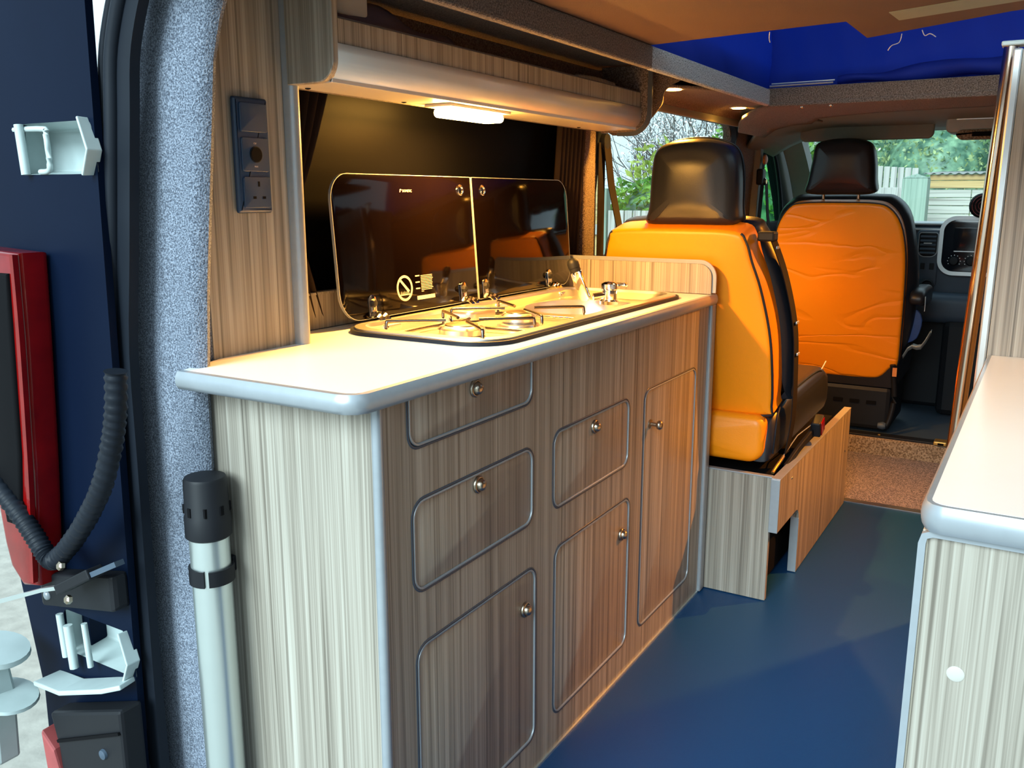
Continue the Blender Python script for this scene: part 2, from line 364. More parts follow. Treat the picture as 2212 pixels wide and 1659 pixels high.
# cab side window: dark frame with slanted front edge, divider bar, green glass
fc = lambda u, v, wv: (-1.19 + .05 * (v - .95) + wv, u, v)
hole = [(4.11, .965), (4.70, .965), (4.62, 1.06), (4.44, 1.24), (4.33, 1.32), (4.22, 1.345), (4.12, 1.345)]
outr = [(4.06, .90), (5.05, .90), (4.98, .98), (4.74, 1.18), (4.55, 1.33), (4.40, 1.41), (4.06, 1.43)]
cw = struct(MB().plate(outr, [hole], fc, -.05).build('window_3', 'rubber', bevel=.004), 'black rubber framed passenger door window')
MB().plate(hole, [], lambda u, v, wv: (fc(u, v, 0)[0] - .02 + wv, u, v), -.004).build('pane', 'glass_g', cw)
MB().sweep([(-1.195, 4.27, 1.345), (-1.21, 4.24, .95)], [(-.012, -.012), (.012, -.012), (.012, .012), (-.012, .012)]).build('divider_bar', 'rubber', cw)
MB().tube(smooth_pts([fc(4.60, .97, .01), fc(4.53, 1.08, .012), fc(4.42, 1.21, .012), fc(4.30, 1.30, .012), fc(4.14, 1.33, .01)], 6), .010, 8).build('seal_bead', 'rubber', cw, smooth=60)
# A pillar and header of windscreen
MBa = MB().sweep(smooth_pts([(-1.10, 4.22, 1.43), (-1.10, 4.40, 1.36), (-1.10, 4.62, 1.20), (-1.12, 4.9, .96), (-1.14, 5.0, .85)], 5), [(-.05, -.03), (.05, -.03), (.06, .01), (.03, .035), (-.03, .035), (-.06, .01)])
struct(MBa.build('trim_6', 'headlight', smooth=50), 'pale grey windscreen pillar trim')
# windscreen glass
struct(MB().grid(lambda a, b: (-1.14 + 1.5 * a, 4.28 + .85 * b + .12 * math.sin(math.pi * a), 1.40 - .46 * b), 8, 4).build('window_4', 'glass', smooth=40), 'clear windscreen above the dashboard')
# cab headliner with front edge curve
def hl(a, b):
    x = -1.16 + 1.6 * a; y = 3.18 + .95 * (1 - min(1, (x + 1.16) / .75)) ** 2.2 * .75 + b * (4.30 - 3.18 - .95 * (1 - min(1, (x + 1.16) / .75)) ** 2.2 * .75)
    side = max(0, -.85 - x) / .31
    return (x, y, 1.392 - .022 * b ** 2 - .10 * side ** 2)
struct(MB().grid(hl, 20, 10).build('ceiling_cab', 'headliner', smooth=60, solid=.012), 'grey cab headliner')
struct(MB().sweep(smooth_pts([(-1.12, 4.28, 1.33), (-1.0, 4.31, 1.372), (-.7, 4.36, 1.384), (-.3, 4.38, 1.384), (.4, 4.34, 1.384)], 5), [(-.03, -.018), (.03, -.018), (.03, .02), (-.03, .02)]).build('trim_7', 'headliner', smooth=40), 'headliner rail above the windscreen')
# carpeted roof: soffit left, front section, roof side
def soffit(pr, y0, y1):
    n = len(pr) - 1
    def fn(a, b):
        k = a * n; i = min(n - 1, int(k)); f = k - i
        return (pr[i][0] * (1 - f) + pr[i + 1][0] * f, y0 + b * (y1 - y0), pr[i][1] * (1 - f) + pr[i + 1][1] * f)
    return fn
struct(MB().grid(soffit([(-.790, 1.362), (-.84, 1.392), (-.90, 1.418), (-1.0, 1.436), (-1.2, 1.440)], .95, 2.42), 16, 20).build('ceiling_left', 'carpet_roof', smooth=60, solid=.006), 'carpet lined roof edge over the overhead locker, amber light in its colour')
struct(MB().grid(soffit([(-.790, 1.362), (-.87, 1.374), (-.96, 1.384), (-1.03, 1.378), (-1.05, 1.360)], 2.415, 3.60), 12, 20).build('ceiling_left_front', 'carpet_roof', smooth=60, solid=.006), 'carpet lined roof edge above the sliding door window, amber light in its colour')
struct(B(-.80, -.782, 1.90, 2.845, 1.355, 1.404).build('trim_8', 'carpet_daylit', bevel=.006, seg=3), 'carpeted lip of the roof opening, daylight put into its pale colour')
struct(B(-.80, -.782, .95, 1.90, 1.356, 1.404).build('trim_9', 'carpet_roof', bevel=.004), 'carpeted roof lip over the kitchen')
def front_roof(a, b):
    t = b; x0 = -.790 - .27 * min(1, t / .62); x = x0 + (.44 - x0) * a
    yf = 3.27 + .52 * (1 - min(1, max(0, (x + 1.06)) / .65)) ** 2.2
    y = 2.83 + t * (yf - 2.83) if x > -.79 else 2.83 + t * (max(yf, 3.62) - 2.83)
    return (x, y, 1.358 + .012 * a - .03 * max(0, (-.85 - x) / .2) ** 2)
struct(MB().grid(front_roof, 20, 8).build('ceiling_front', 'carpet_roof', smooth=60, solid=.008), 'dark carpeted roof panel ahead of the roof opening')
struct(B(-.80, .44, 2.83, 2.842, 1.352, 1.406).build('trim_10', 'carpet_roof', bevel=.003), 'dark carpeted front edge of the roof opening')
for k, (dz, r) in enumerate(((1.412, .003), (1.421, .0022))):
    struct(MB().tube([(-.785, 2.835 + .02 * k, dz), (-.60, 2.835 + .02 * k, dz + .001)], r, 6).build('trim_%d' % (11 + k), 'silver', smooth=60), 'thin pale rail on the front edge of the roof opening')
for px, pz in ((-.70, 0), (-.615, .002), (-.34, .004), (-.25, .004)):
    struct(MB().lathe((px, 2.90 if px < -.5 else 2.86, 1.3525 + .012 * (px + .79) / 1.23), (0, 0, -1), [(.0055, -.002), (.0055, .001), (.004, .003), (.001, .004)], 10).build('trim_13', 'chrome', smooth=50), 'small bright stud in the dark front roof panel')
# outer shell above and to the right (keeps daylight out as the real van does)
struct(B(-1.33, -.86, .76, 4.2, 1.455, 1.49).build('roof_left_shell', 'paint'), 'van roof skin over the kitchen side')
struct(B(.42, .52, .76, 5.2, -.5, 1.47).build('wall_right', 'carpet_roof'), 'right side wall of the van')
struct(B(-1.33, .52, 2.99, 4.35, 1.43, 1.47).build('roof_front_shell', 'paint'), 'van roof skin over the cab')
struct(B(-1.30, .52, .74, 1.0, 1.42, 1.47).build('roof_rear_shell', 'paint'), 'van roof skin over the rear doors')
struct(B(-.90, .40, .85, 3.1, 1.96, 2.0).build('roof_pop_top', 'paint_in', bevel=.02), 'raised pop top roof panel')
struct(B(.455, .495, -.05, .73, -.25, 1.40).build('door_daylight_block', 'paint', bevel=.02), 'unseen open right rear door, added to keep daylight off the kitchen cabinet')  # out of view, added to block daylight from the cabinet front
# bed board
bb = [(-.798, 1.02), (.42, 1.02), (.42, 1.74), (-.10, 1.885), (-.372, 2.045), (-.374, 1.838), (-.60, 1.868), (-.798, 1.90)]
bo = MB().plate(bb, [], lambda u, v, wv: (u, v, 1.4045 + wv), .014).build('bed_board', 'ceil', bevel=.002)
tag(bo, 'brown roof bed board overhead with rough front edge', 'board')
struct(MB().plate([(-.798, .78), (.42, .78), (.42, 1.03), (-.798, 1.03)], [], lambda u, v, wv: (u, v, 1.4045 + wv), .014).build('ceiling', 'ceil'), 'brown ceiling panel at the rear')
tag(MB().plate([(-.29, 1.78), (.40, 1.52), (.40, 1.60), (-.285, 1.865)], [], lambda u, v, wv: (u, v, 1.403 + wv), .0012).build('tape_strip', 'tape'), 'grey green tape strip under the brown bed board', 'tape')
# loose threads on board edge
for i, pts in enumerate((((-.30, 2.01, 1.402), (-.305, 2.02, 1.388), (-.318, 2.015, 1.382), (-.325, 2.02, 1.374)), ((-.26, 1.985, 1.402), (-.255, 1.99, 1.392), (-.245, 1.985, 1.394), (-.235, 1.99, 1.388)), ((-.52, 1.855, 1.402), (-.523, 1.865, 1.392), (-.521, 1.865, 1.384)))):
    MB().tube(smooth_pts(pts, 5), .0009, 5).build('loose_thread', 'blossom', None)
    o = COL.objects[-1] if False else bpy.data.objects[[k for k in bpy.data.objects.keys() if k.startswith('loose_thread')][-1]]
    tag(o, ['long pale frayed thread hanging from the brown bed board beside the blue canvas', 'curly pale frayed thread nearest the metal pole', 'short straight pale thread at the middle of the board edge'][i], 'thread')
# blue canvas of pop top
def wrk(x, y, z): return .010 * math.sin(9 * y + 4 * z) + .006 * math.sin(23 * (y + x) + 11 * z)
cv = empty('pop_top_canvas', (-.82, 2.9, 1.4), 'bright blue canvas walls of the raised roof', 'canvas')
MB().grid(lambda a, b: (-.825 + wrk(0, 1 + 2 * a, b), .95 + 2.03 * a, 1.40 + .57 * b), 40, 12).build('side_panel', 'blue', cv, smooth=60)
MB().grid(lambda a, b: (-.86 + 1.24 * a, 2.93 + wrk(3 * a, 0, b) * 1.6 + .015 * math.sin(5 * a + 3 * b), 1.40 + .57 * b), 40, 12).build('front_panel', 'blue', cv, smooth=60)
# unseen right side left open, added to let daylight onto the roof lip
MB().grid(lambda a, b: (.375 + wrk(0, 1 + 2 * a, b), .95 + 1.98 * a, 1.40 + .06 * b), 20, 2).build('side_panel', 'blue', cv, smooth=60)
MB().grid(lambda a, b: (.375 + wrk(0, 1 + 2 * a, b), .95 + 1.98 * a, 1.90 + .07 * b), 20, 2).build('side_panel', 'blue', cv, smooth=60)
def fold(a, b):
    x = -.60 + .75 * a; t = b * math.pi; h = .012 + .035 * a ** .7
    return (x, 2.90 - h * math.sin(t) * 1.2 - .008 * math.sin(30 * a), 1.412 + h * 1.3 * (1 - math.cos(t)) * .6 + .006 * math.sin(17 * a + 2 * b))
MB().grid(fold, 40, 8).build('fold', 'blue', cv, smooth=60)

# ================================================================== REAR PILLAR, SEAL, BODY
def pil(z):   # inward shift of the pillar with height
    return .012 * max(0, (z - .35)) / .5 + .035 * max(0, z - .86) / .30 + (.9 * max(0, z - 1.27) ** 1.5)
pp = [(-1.235, .905), (-1.232, .874), (-1.15, .868), (-1.094, .869), (-1.078, .875), (-1.073, .887), (-1.080, .898), (-1.098, .912), (-1.104, .945), (-1.2, .945)]
zs = [-.03, .2, .4, .6, .8, .95, 1.1, 1.2, 1.27, 1.32, 1.36, 1.39, 1.42]
vs_, fs_ = [], []
for z in zs:
    for (x, y) in pp:
        s_ = pil(z); k = 0 if y > .905 else 1
        ex = (.85 * max(0, z - 1.24) ** 1.3) if y > .93 else 0
        vs_.append((x + s_ * k, y + ex, z))
n_ = len(pp)
for i in range(len(zs) - 1):
    for j in range(n_): fs_.append((i * n_ + j, i * n_ + (j + 1) % n_, (i + 1) * n_ + (j + 1) % n_, (i + 1) * n_ + j))
struct(MB().add(vs_, fs_).build('trim_14', 'carpet', smooth=50), 'blue grey carpeted rear pillar beside the worktop')
def sealpath(dx, dy): return [(-1.163 + dx + pil(z), .826 + dy, z) for z in [-.1, .1, .3, .5, .7, .86, 1.0, 1.1, 1.2, 1.27, 1.32, 1.37, 1.42]]
sl = empty('door_seal', (-1.18, .82, -.03), 'black rubber seal running down the rear door opening', 'seal')
MB().tube(smooth_pts(sealpath(-.036, -.004), 3), .011, 10).build('outer_bead', 'rubber', sl, smooth=60)
MB().sweep(smooth_pts(sealpath(-.012, .002), 3), [(-.014, -.006), (.016, -.006), (.016, .010), (-.014, .010)], up=(0, 1, 0)).build('flange', 'rubber', sl, smooth=40)
MB().tube(smooth_pts(sealpath(-.058, -.002), 3), .007, 8).build('inner_bead', 'rubber', sl, smooth=60)
# rear corner of the body
bd = struct(MB().plate([(-1.172, -.55), (-1.172, 1.45), (-1.50, 1.45), (-1.50, .58), (-1.43, .24), (-1.43, -.55)],
     [rrect(-1.355, -1.178, 1.117, 1.190, .012), rrect(-1.352, -1.186, .335, .412, .012)], lambda u, v, wv: (u + .028 * (v - .5), .802 + wv, v), .012).build('wall_rear', 'paint'), 'dark navy painted rear corner of the van body')
struct(B(-1.46, -1.33, .83, 5.3, -.5, .86).build('wall_left_skin', 'paint'), 'outer skin of the left side')
def recess(zc, z0, z1, x0, x1, label, flip):
    r = empty('hinge_pocket', (x1, .742, z0), label, 'hinge pocket', 'door hinge pockets')
    MB().add([(x0, .743, z0), (x1, .743, z0), (x1, .743, z1), (x0, .743, z1), (x0, .80, z0 + .006), (x1 - .04, .80, z0 + .006), (x1 - .04, .80, z1 - .006), (x0, .80, z1 - .006)],
             [(4, 5, 6, 7), (0, 1, 5, 4), (1, 2, 6, 5), (2, 3, 7, 6), (3, 0, 4, 7)]).build('pocket', 'paint_in', r, bevel=.003)
    MB().sweep([(x1 - .012, .737, z0 - .002), (x1 + .006, .735, (z0 + z1) / 2 - .005), (x1 - .014, .738, z1 + .003)], [(-.002, -.012), (.002, -.012), (.002, .012), (-.002, .012)], up=(0, 1, 0)).build('flange', 'paint_in', r, bevel=.0015)
    MB().lathe((x1 - .022, .752, zc), (0, -1, 0), [(.0065, 0), (.0065, .004), (.003, .005)], 10).build('bolt', 'paint_in', r, smooth=40)
    MB().lathe((x1 - .085, .797, zc - .004), (0, -1, 0), [(.006, 0), (.006, .003)], 12).build('drain_hole', 'hole', r)
    return r
h1 = recess(1.148, 1.112, 1.185, -1.265, -1.066, 'pale grey upper hinge pocket in dark body above the red lamp', 0)
MB().tube(smooth_pts([(-1.26, .745, 1.178), (-1.18, .74, 1.176), (-1.172, .738, 1.168), (-1.170, .738, 1.126), (-1.178, .74, 1.117), (-1.20, .742, 1.116)], 4), .0042, 8).build('hinge_loop', 'paint_in', h1, smooth=60)
MB().tube([(-1.232, .735, 1.184), (-1.226, .735, 1.112)], .0065, 10).build('hinge_pin', 'paint_in', h1, smooth=60)
h2 = recess(.43, .385, .462, -1.262, -1.088, 'pale grey lower hinge pocket below the dark check strap', 0)
for x, r, z0 in ((-1.232, .0075, .37), (-1.252, .006, .385), (-1.186, .005, .385)):
    MB().tube([(x - .004, .728, z0 + .075), (x + .002, .728, z0)], r, 8).build('hinge_pin', 'paint_in', h2, smooth=60)
MB().sweep([(-1.30, .725, .335), (-1.22, .718, .345), (-1.12, .725, .375), (-1.09, .735, .385)], [(-.004, -.028), (.004, -.028), (.004, .02), (-.004, .02)], up=(0, 1, 0)).build('ledge', 'paint_in', h2, bevel=.002)
hg = empty('rear_hinge_assembly', (-1.32, .66, .30), 'white rounded hinge arm plates at the lower left edge', 'hinge')
MB().lathe((-1.335, .66, .398), (.25, .1, 1), [(.048, 0), (.052, .004), (.05, .012)], 24).build('plate', 'paint_in', hg, smooth=40)
MB().lathe((-1.318, .66, .322), (.25, .1, 1), [(.045, 0), (.049, .003), (.047, .008)], 24).build('plate', 'paint_in', hg, smooth=40)
MB().sweep([(-1.35, .66, .40), (-1.335, .66, .33), (-1.345, .66, .20)], [(-.012, -.02), (.012, -.02), (.012, .02), (-.012, .02)], up=(0, 1, 0)).build('arm', 'paint_in', hg, bevel=.006)
# black plastic cover between lamp and lower hinge
cvr = empty('lamp_trim_cover', (-1.2, .72, .46), 'black plastic cover under the red rear lamp', 'cover')
MB().plate([(-1.285, .468), (-1.085, .505), (-1.085, .565), (-1.285, .525)], [], lambda u, v, wv: (u, .715 + wv, v), .03).build('cover', 'blackp', cvr, bevel=.008)
MB().lathe((-1.262, .716, .492), (0, -1, 0), [(.008, 0), (.007, .004), (.003, .006)], 12).build('plug', 'edge', cvr, smooth=50)
lp = empty('bumper_cover', (-1.2, .72, -.2), 'black plastic bumper end below the lower hinge pocket', 'bumper')
MB().plate([(-1.27, .30), (-1.075, .365), (-1.075, -.4), (-1.22, -.4), (-1.255, .24)], [], lambda u, v, wv: (u, .70 + wv, v), .04).build('cover', 'blackp', lp, bevel=.006)
MB().sweep([(-1.25, .699, .255), (-1.08, .699, .325)], [(-.0025, -.003), (.0025, -.003), (.0025, .003), (-.0025, .003)], up=(0, 1, 0)).build('seam', 'hole', lp)
MB().lathe((-1.128, .70, .272), (0, -1, 0), [(.009, 0), (.008, .004), (.003, .006)], 12).build('bolt', 'dash', lp, smooth=50)
bpr = tag(MB().plate([(-1.295, .262), (-1.262, .235), (-1.215, .08), (-1.22, -.1), (-1.265, -.1), (-1.28, .1)], [], lambda u, v, wv: (u, .695 + wv, v), .03).build('bumper_reflector', 'reflector', bevel=.004), 'dull red bumper reflector at the bottom left corner', 'reflector')
tl = empty('tail_lamp', (-1.26, .72, .50), 'tall red rear lamp on the dark body corner', 'lamp')
lo = [(-1.325, .56), (-1.315, .520), (-1.285, .492), (-1.245, .500), (-1.222, .70), (-1.205, .90), (-1.198, 1.03), (-1.31, 1.035), (-1.345, 1.02), (-1.345, .75)]
MB().pillow([(-u, v) for u, v in lo][::-1] if False else lo, -.03, .02, .01, (0, .72, 0), X, Z, Y).build('lens', 'redlens', tl, smooth=50)
MB().pillow([(-1.30, .60), (-1.262, .60), (-1.242, .72), (-1.225, .93), (-1.220, 1.0), (-1.31, 1.0), (-1.315, .75)], -.036, -.02, .006, (0, .72, 0), X, Z, Y).build('inner_lens', 'hole', tl, smooth=50)
MB().sweep(smooth_pts([(-1.247, .688, .51), (-1.225, .688, .70), (-1.208, .688, .90), (-1.202, .688, 1.028)], 4), [(-.004, -.004), (.004, -.004), (.004, .004), (-.004, .004)]).build('rim', 'redlens', tl, smooth=40)
# corrugated cable conduit
cp = smooth_pts([(-1.000, .68, .885), (-1.008, .68, .83), (-1.024, .68, .779), (-1.053, .68, .718), (-1.091, .68, .666), (-1.136, .68, .617), (-1.176, .68, .582), (-1.197, .68, .570), (-1.214, .68, .576), (-1.236, .68, .598), (-1.262, .68, .622), (-1.30, .68, .650), (-1.345, .68, .680)], 14)
cdt = tag(MB().tube(cp, .0145, 12, scl=[1 + .10 * math.cos(i * math.pi * .62) for i in range(len(cp))]).build('cable_conduit', 'rubber', smooth=80), 'black corrugated cable conduit looping across the red lamp', 'conduit')
ck = empty('door_check_strap', (-1.12, .69, .55), 'metal door check strap below the corrugated conduit', 'strap')
MB().sweep([(-1.37, .66, .462), (-1.20, .675, .528), (-1.13, .685, .548)], [(-.003, -.005), (.003, -.005), (.003, .005), (-.003, .005)], up=(0, 1, 0)).build('rod', 'alu', ck)
MB().sweep([(-1.165, .685, .535), (-1.085, .69, .578)], [(-.008, -.014), (.008, -.014), (.008, .014), (-.008, .014)], up=(0, 1, 0)).build('bracket', 'blackp', ck, bevel=.002)
MB().sweep([(-1.10, .685, .568), (-1.04, .70, .598)], [(-.004, -.009), (.004, -.009), (.004, .009), (-.004, .009)], up=(0, 1, 0)).build('arm', 'dash', ck)
for z, x in ((.582, -1.138), (.53, -1.128)):
    MB().lathe((x, .672, z), (0, -1, .3), [(.007, 0), (.007, .006), (.004, .008)], 6).build('bolt', 'bronze', ck)

for o_, dz in ((h1, .005), (h2, -.050), (hg, -.05), (cvr, -.045), (lp, -.06), (bpr, -.06), (tl, -.025), (cdt, -.03), (ck, -.04)):
    o_.location = o_.location + Vector((-.088 if o_ is not cdt else -.066, .060, dz))
# ================================================================== LEFT KITCHEN UNIT
FX = -.752
kc = empty('kitchen_cabinet', (FX, .90, 0), 'zebrano kitchen cabinet with rounded drawers and doors under the hob', 'cabinet')
fm = lambda u, v, wv: (FX + wv, u, v)
doors = [('drawer', .97, 1.325, .733, .830, (.022, .022, 0, 0), (1.143, .792)), ('drawer', .975, 1.328, .510, .653, None, (1.150, .632)), ('door', .978, 1.340, .072, .424, None, (1.302, .351)),
         ('drawer', 1.405, 1.753, .508, .659, None, (1.580, .632)), ('door', 1.413, 1.768, .075, .430, None, (1.729, .352)), ('door', 1.838, 2.180, .077, .657, None, (1.877, .572))]
holes = [rrect(a, b, c, d, .026, 6, r) for _, a, b, c, d, r, _ in doors]
holes[0] = [(p[0], min(p[1], .808)) for p in holes[0]]
MB().plate([(.902, .004), (2.262, .004), (2.262, .81), (.902, .81)], holes, fm, -.016).build('face_panel', 'wood', kc)
B(-.79, -.775, .91, 2.25, .01, .80).build('carcass_back', 'hole', kc)
MB().plate([(-1.088, .002), (-.757, .002), (-.757, .809), (-1.088, .809)], [], lambda u, v, wv: (u, .90 + wv, v), .016).build('end_panel', 'wood', kc, bevel=.001)
MB().sweep([(-.752, .903, .003), (-.752, .903, .808)], [(.008 * math.cos(R(t)), .008 * math.sin(R(t))) for t in range(0, 360, 36)]).build('corner_moulding', 'edge', kc, smooth=60)
MB().box(-.775, -.742, 2.262, 2.292, .002, .812).build('end_post', 'edge', kc, bevel=.006, seg=3)
B(-.77, -.744, 2.290, 2.300, .002, .812).build('post_edge', 'edge_dark', kc, bevel=.003)
B(FX, FX + .004, .905, 2.262, 0, .005).build('floor_bead', 'alu', kc)
for i, (nm, a, b, c, d, rs, (ky, kz)) in enumerate(doors):
    g = .0045; out = rrect(a + g, b - g, c + g, d - g if i else .806, .023, 6, (.02, .02, 0, 0) if i == 0 else None)
    dr = MB().pillow(out, -.016, -.0005, .0012, (FX, 0, 0), Y, Z, X, seg=2).build(nm, 'wood', kc, smooth=30)
    prof = [(.0026 * math.cos(R(t)), .0026 * math.sin(R(t))) for t in range(0, 360, 60)]
    if i: 
        MB().sweep([(FX, u, v) for u, v in rrect(a + .003, b - .003, c + .003, d - .003, .024, 6)], prof, closed=True, up=X).build('edge_bead', 'edge', dr, smooth=60)
        MB().sweep([(FX + .0004, u, v) for u, v in rrect(a - .001, b + .001, c - .001, d + .001, .028, 6)], [(.0022 * math.cos(R(t)), .0016 * math.sin(R(t))) for t in range(0, 360, 60)], closed=True, up=X).build('groove_bead', 'edge_dark', dr, smooth=60)
    else:
        pth = [p for p in rrect(a + .003, b - .003, c + .003, .9, .024, 6)]
        k = [(FX, u, v) for u, v in [(a + .003, .806)] + rrect(a + .003, b - .003, c + .003, .95, .024, 6, (.024, .024, 0, 0))[-7:] + rrect(a + .003, b - .003, c + .003, .95, .024, 6, (.024, .024, 0, 0))[:7] + [(b - .003, .806)]]
        MB().sweep(k, prof, up=X).build('edge_bead', 'edge', dr, smooth=60)
        MB().sweep([(FX + .0004, q[1] + (-.004 if q[1] < 1.1 else .004), q[2] - (.004 if q[2] < .78 else 0)) for q in k], [(.0022 * math.cos(R(t)), .0016 * math.sin(R(t))) for t in range(0, 360, 60)], up=X).build('groove_bead', 'edge_dark', dr, smooth=60)
    if i == 5:
        MB().lathe((FX, ky, kz), X, [(.011, 0), (.011, .002), (.005, .004), (.005, .016), (.010, .019), (.0115, .024), (.009, .029), (.003, .031)], 18).build('knob', 'bronze', dr, smooth=50)
    else:
        MB().lathe((FX, ky, kz), X, [(.0145, 0), (.0145, .003), (.0125, .005), (.0115, .005), (.0105, .003), (.010, .007), (.0085, .011), (.005, .0135), (.001, .0145)], 20).build('knob', 'bronze', dr, smooth=50)
# worktop with thick grey moulded edge
ZC = .837
wt = empty('kitchen_worktop', (-.95, .85, .81), 'white kitchen worktop with grey moulded edge holding the hob', 'worktop')
wo = [(-1.072, .852), (-.765, .852), (-.745, .872), (-.745, 2.240), (-1.185, 2.240), (-1.185, .948), (-1.10, .948)]
hobcut = rrect(-1.112, -.795, 1.255, 2.152, .05)
MB().plate(wo, [hobcut], lambda u, v, wv: (u, v, ZC + wv), -.027).build('top_board', 'white', wt)
ep = [(-1.072, .846)] + [(-.770, .846), (-.757, .848), (-.745, .856), (-.739, .868)] + [(-.738, 2.264)]
eprof = [(-.006, -.014), (.003, -.013), (.007, -.007), (.008, 0), (.007, .007), (.003, .0135), (-.006, .0138)]
MB().sweep([(u, v, ZC - .0132) for u, v in ep], [(-a if False else a, b) for a, b in eprof]).build('edge_moulding', 'edge', wt, smooth=50)
us = empty('worktop_upstand', (-1.19, 1.2, ZC), 'zebrano upstand rail behind the hob lids', 'upstand')
B(-1.20, -1.186, 1.125, 2.24, ZC, .905).build('board', 'wood', us, bevel=.002)
B(-1.202, -1.184, 1.125, 2.24, .903, .908).build('top_edge', 'wood', us, bevel=.001)
ue = empty('end_upstand', (-.95, 2.245, ZC), 'zebrano end upstand with rounded corner between hob and orange seat', 'upstand')
uo = rrect(-1.19, -.742, ZC + .0005, .915, .03, 8, (0, 0, .035, 0))
MB().pillow(uo, 2.242, 2.258, .001, (0, 0, 0), X, Z, Y, seg=1).build('board', 'wood', ue, smooth=30)
MB().sweep([(u, 2.25, v) for u, v in [(-1.18, .916)] + [p for p in rrect(-1.19, -.741, ZC, .916, .03, 8, (0, 0, .036, 0))[1:10]][::-1] + [(-.741, ZC + .004)]], [(-.009, -.003), (.009, -.003), (.009, .003), (-.009, .003)], up=(0, 1, 0)).build('edge_strip', 'orange_w', ue, smooth=40)
ue.children[-1].data.materials[0] = M['edge']

# ================================================================== HOB AND SINK
hb = empty('hob_sink_unit', (-.95, 1.7, ZC), 'steel hob and sink unit with two raised dark glass lids', 'hob')
hx0, hx1, hy0, hy1 = -1.125, -.783, 1.243, 2.163
MB().sweep([(u, v, ZC + .004) for u, v in rrect(hx0, hx1, hy0, hy1, .075, 8)], [(-.006, -.004), (.006, -.004), (.005, .003), (-.006, .0035)], closed=True).build('rubber_gasket', 'rubber', hb, smooth=40)
MB().sweep([(u, v, ZC + .0085) for u, v in rrect(hx0 + .012, hx1 - .012, hy0 + .012, hy1 - .012, .066, 8)], [(-.011, -.004), (.011, -.004), (.010, .002), (-.010, .003)], closed=True).build('steel_rim', 'steel', hb, smooth=40)
MB().pillow(rrect(hx0 + .020, hx1 - .020, hy0 + .02, hy1 - .02, .06, 8), ZC - .055, ZC - .05, .001, (0, 0, 0), X, Y, Z, seg=1).build('pan_base', 'steel', hb)
def wallring(z0, z1, g0, g1):
    a = rrect(hx0 + g0, hx1 - g0, hy0 + g0, hy1 - g0, .062, 8); b = rrect(hx0 + g1, hx1 - g1, hy0 + g1, hy1 - g1, .05, 8); n = len(a)
    return MB().add([(u, v, z0) for u, v in a] + [(u, v, z1) for u, v in b], [(i, (i + 1) % n, n + (i + 1) % n, n + i) for i in range(n)])
wallring(ZC + .008, ZC - .012, .020, .034).build('pan_wall', 'steel', hb, smooth=50)
MB().pillow(rrect(hx0 + .03, hx1 - .03, hy0 + .03, 1.72, .05, 8), ZC - .03, ZC - .012, .003, (0, 0, 0), X, Y, Z).build('hob_plate', 'steel', hb, smooth=40)
MB().plate(rrect(hx0 + .03, hx1 - .03, 1.715, hy1 - .03, .05, 8), [[(-.955 + .135 * math.cos(R(t)), 1.925 + .15 * math.sin(R(t))) for t in range(0, 360, 12)]], lambda u, v, wv: (u, v, ZC - .011 + wv), -.003).build('sink_deck', 'steel', hb, smooth=40)
bowl = [(.15, 0), (.148, -.01), (.138, -.06), (.12, -.10), (.02, -.11)]
mb = MB(); vs2 = []; fs2 = []
for r, h in bowl:
    for k in range(30): t = 2 * math.pi * k / 30; vs2.append((-.955 + r * .9 * math.cos(t), 1.925 + r * math.sin(t), ZC - .011 + h))
for i in range(4):
    for k in range(30): fs2.append((i * 30 + k, i * 30 + (k + 1) % 30, (i + 1) * 30 + (k + 1) % 30, (i + 1) * 30 + k))
mb.add(vs2, fs2).build('sink_bowl', 'steel', hb, smooth=60)
MB().pillow(rrect(-1.10, -1.03, 1.56, 1.665, .02, 5), ZC - .012, ZC + .012, .008, (0, 0, 0), X, Y, Z).build('igniter_housing', 'steel', hb, smooth=40)
for (bx, by, r) in ((-.93, 1.37, .045), (-.93, 1.58, .036)):
    bn = MB().lathe((bx, by, ZC - .012), Z, [(r * 1.25, 0), (r * 1.2, .004), (r * .85, .006), (r, .010), (r, .020), (r * .9, .024), (r * .75, .026), (.002, .027)], 28).build('burner', 'steel', hb, smooth=40)
    MB().lathe((bx, by, ZC + .012), Z, [(r * .72, 0), (r * .7, .004), (r * .5, .006), (.002, .0065)], 24).build('burner_cap', 'bronze', bn, smooth=40)
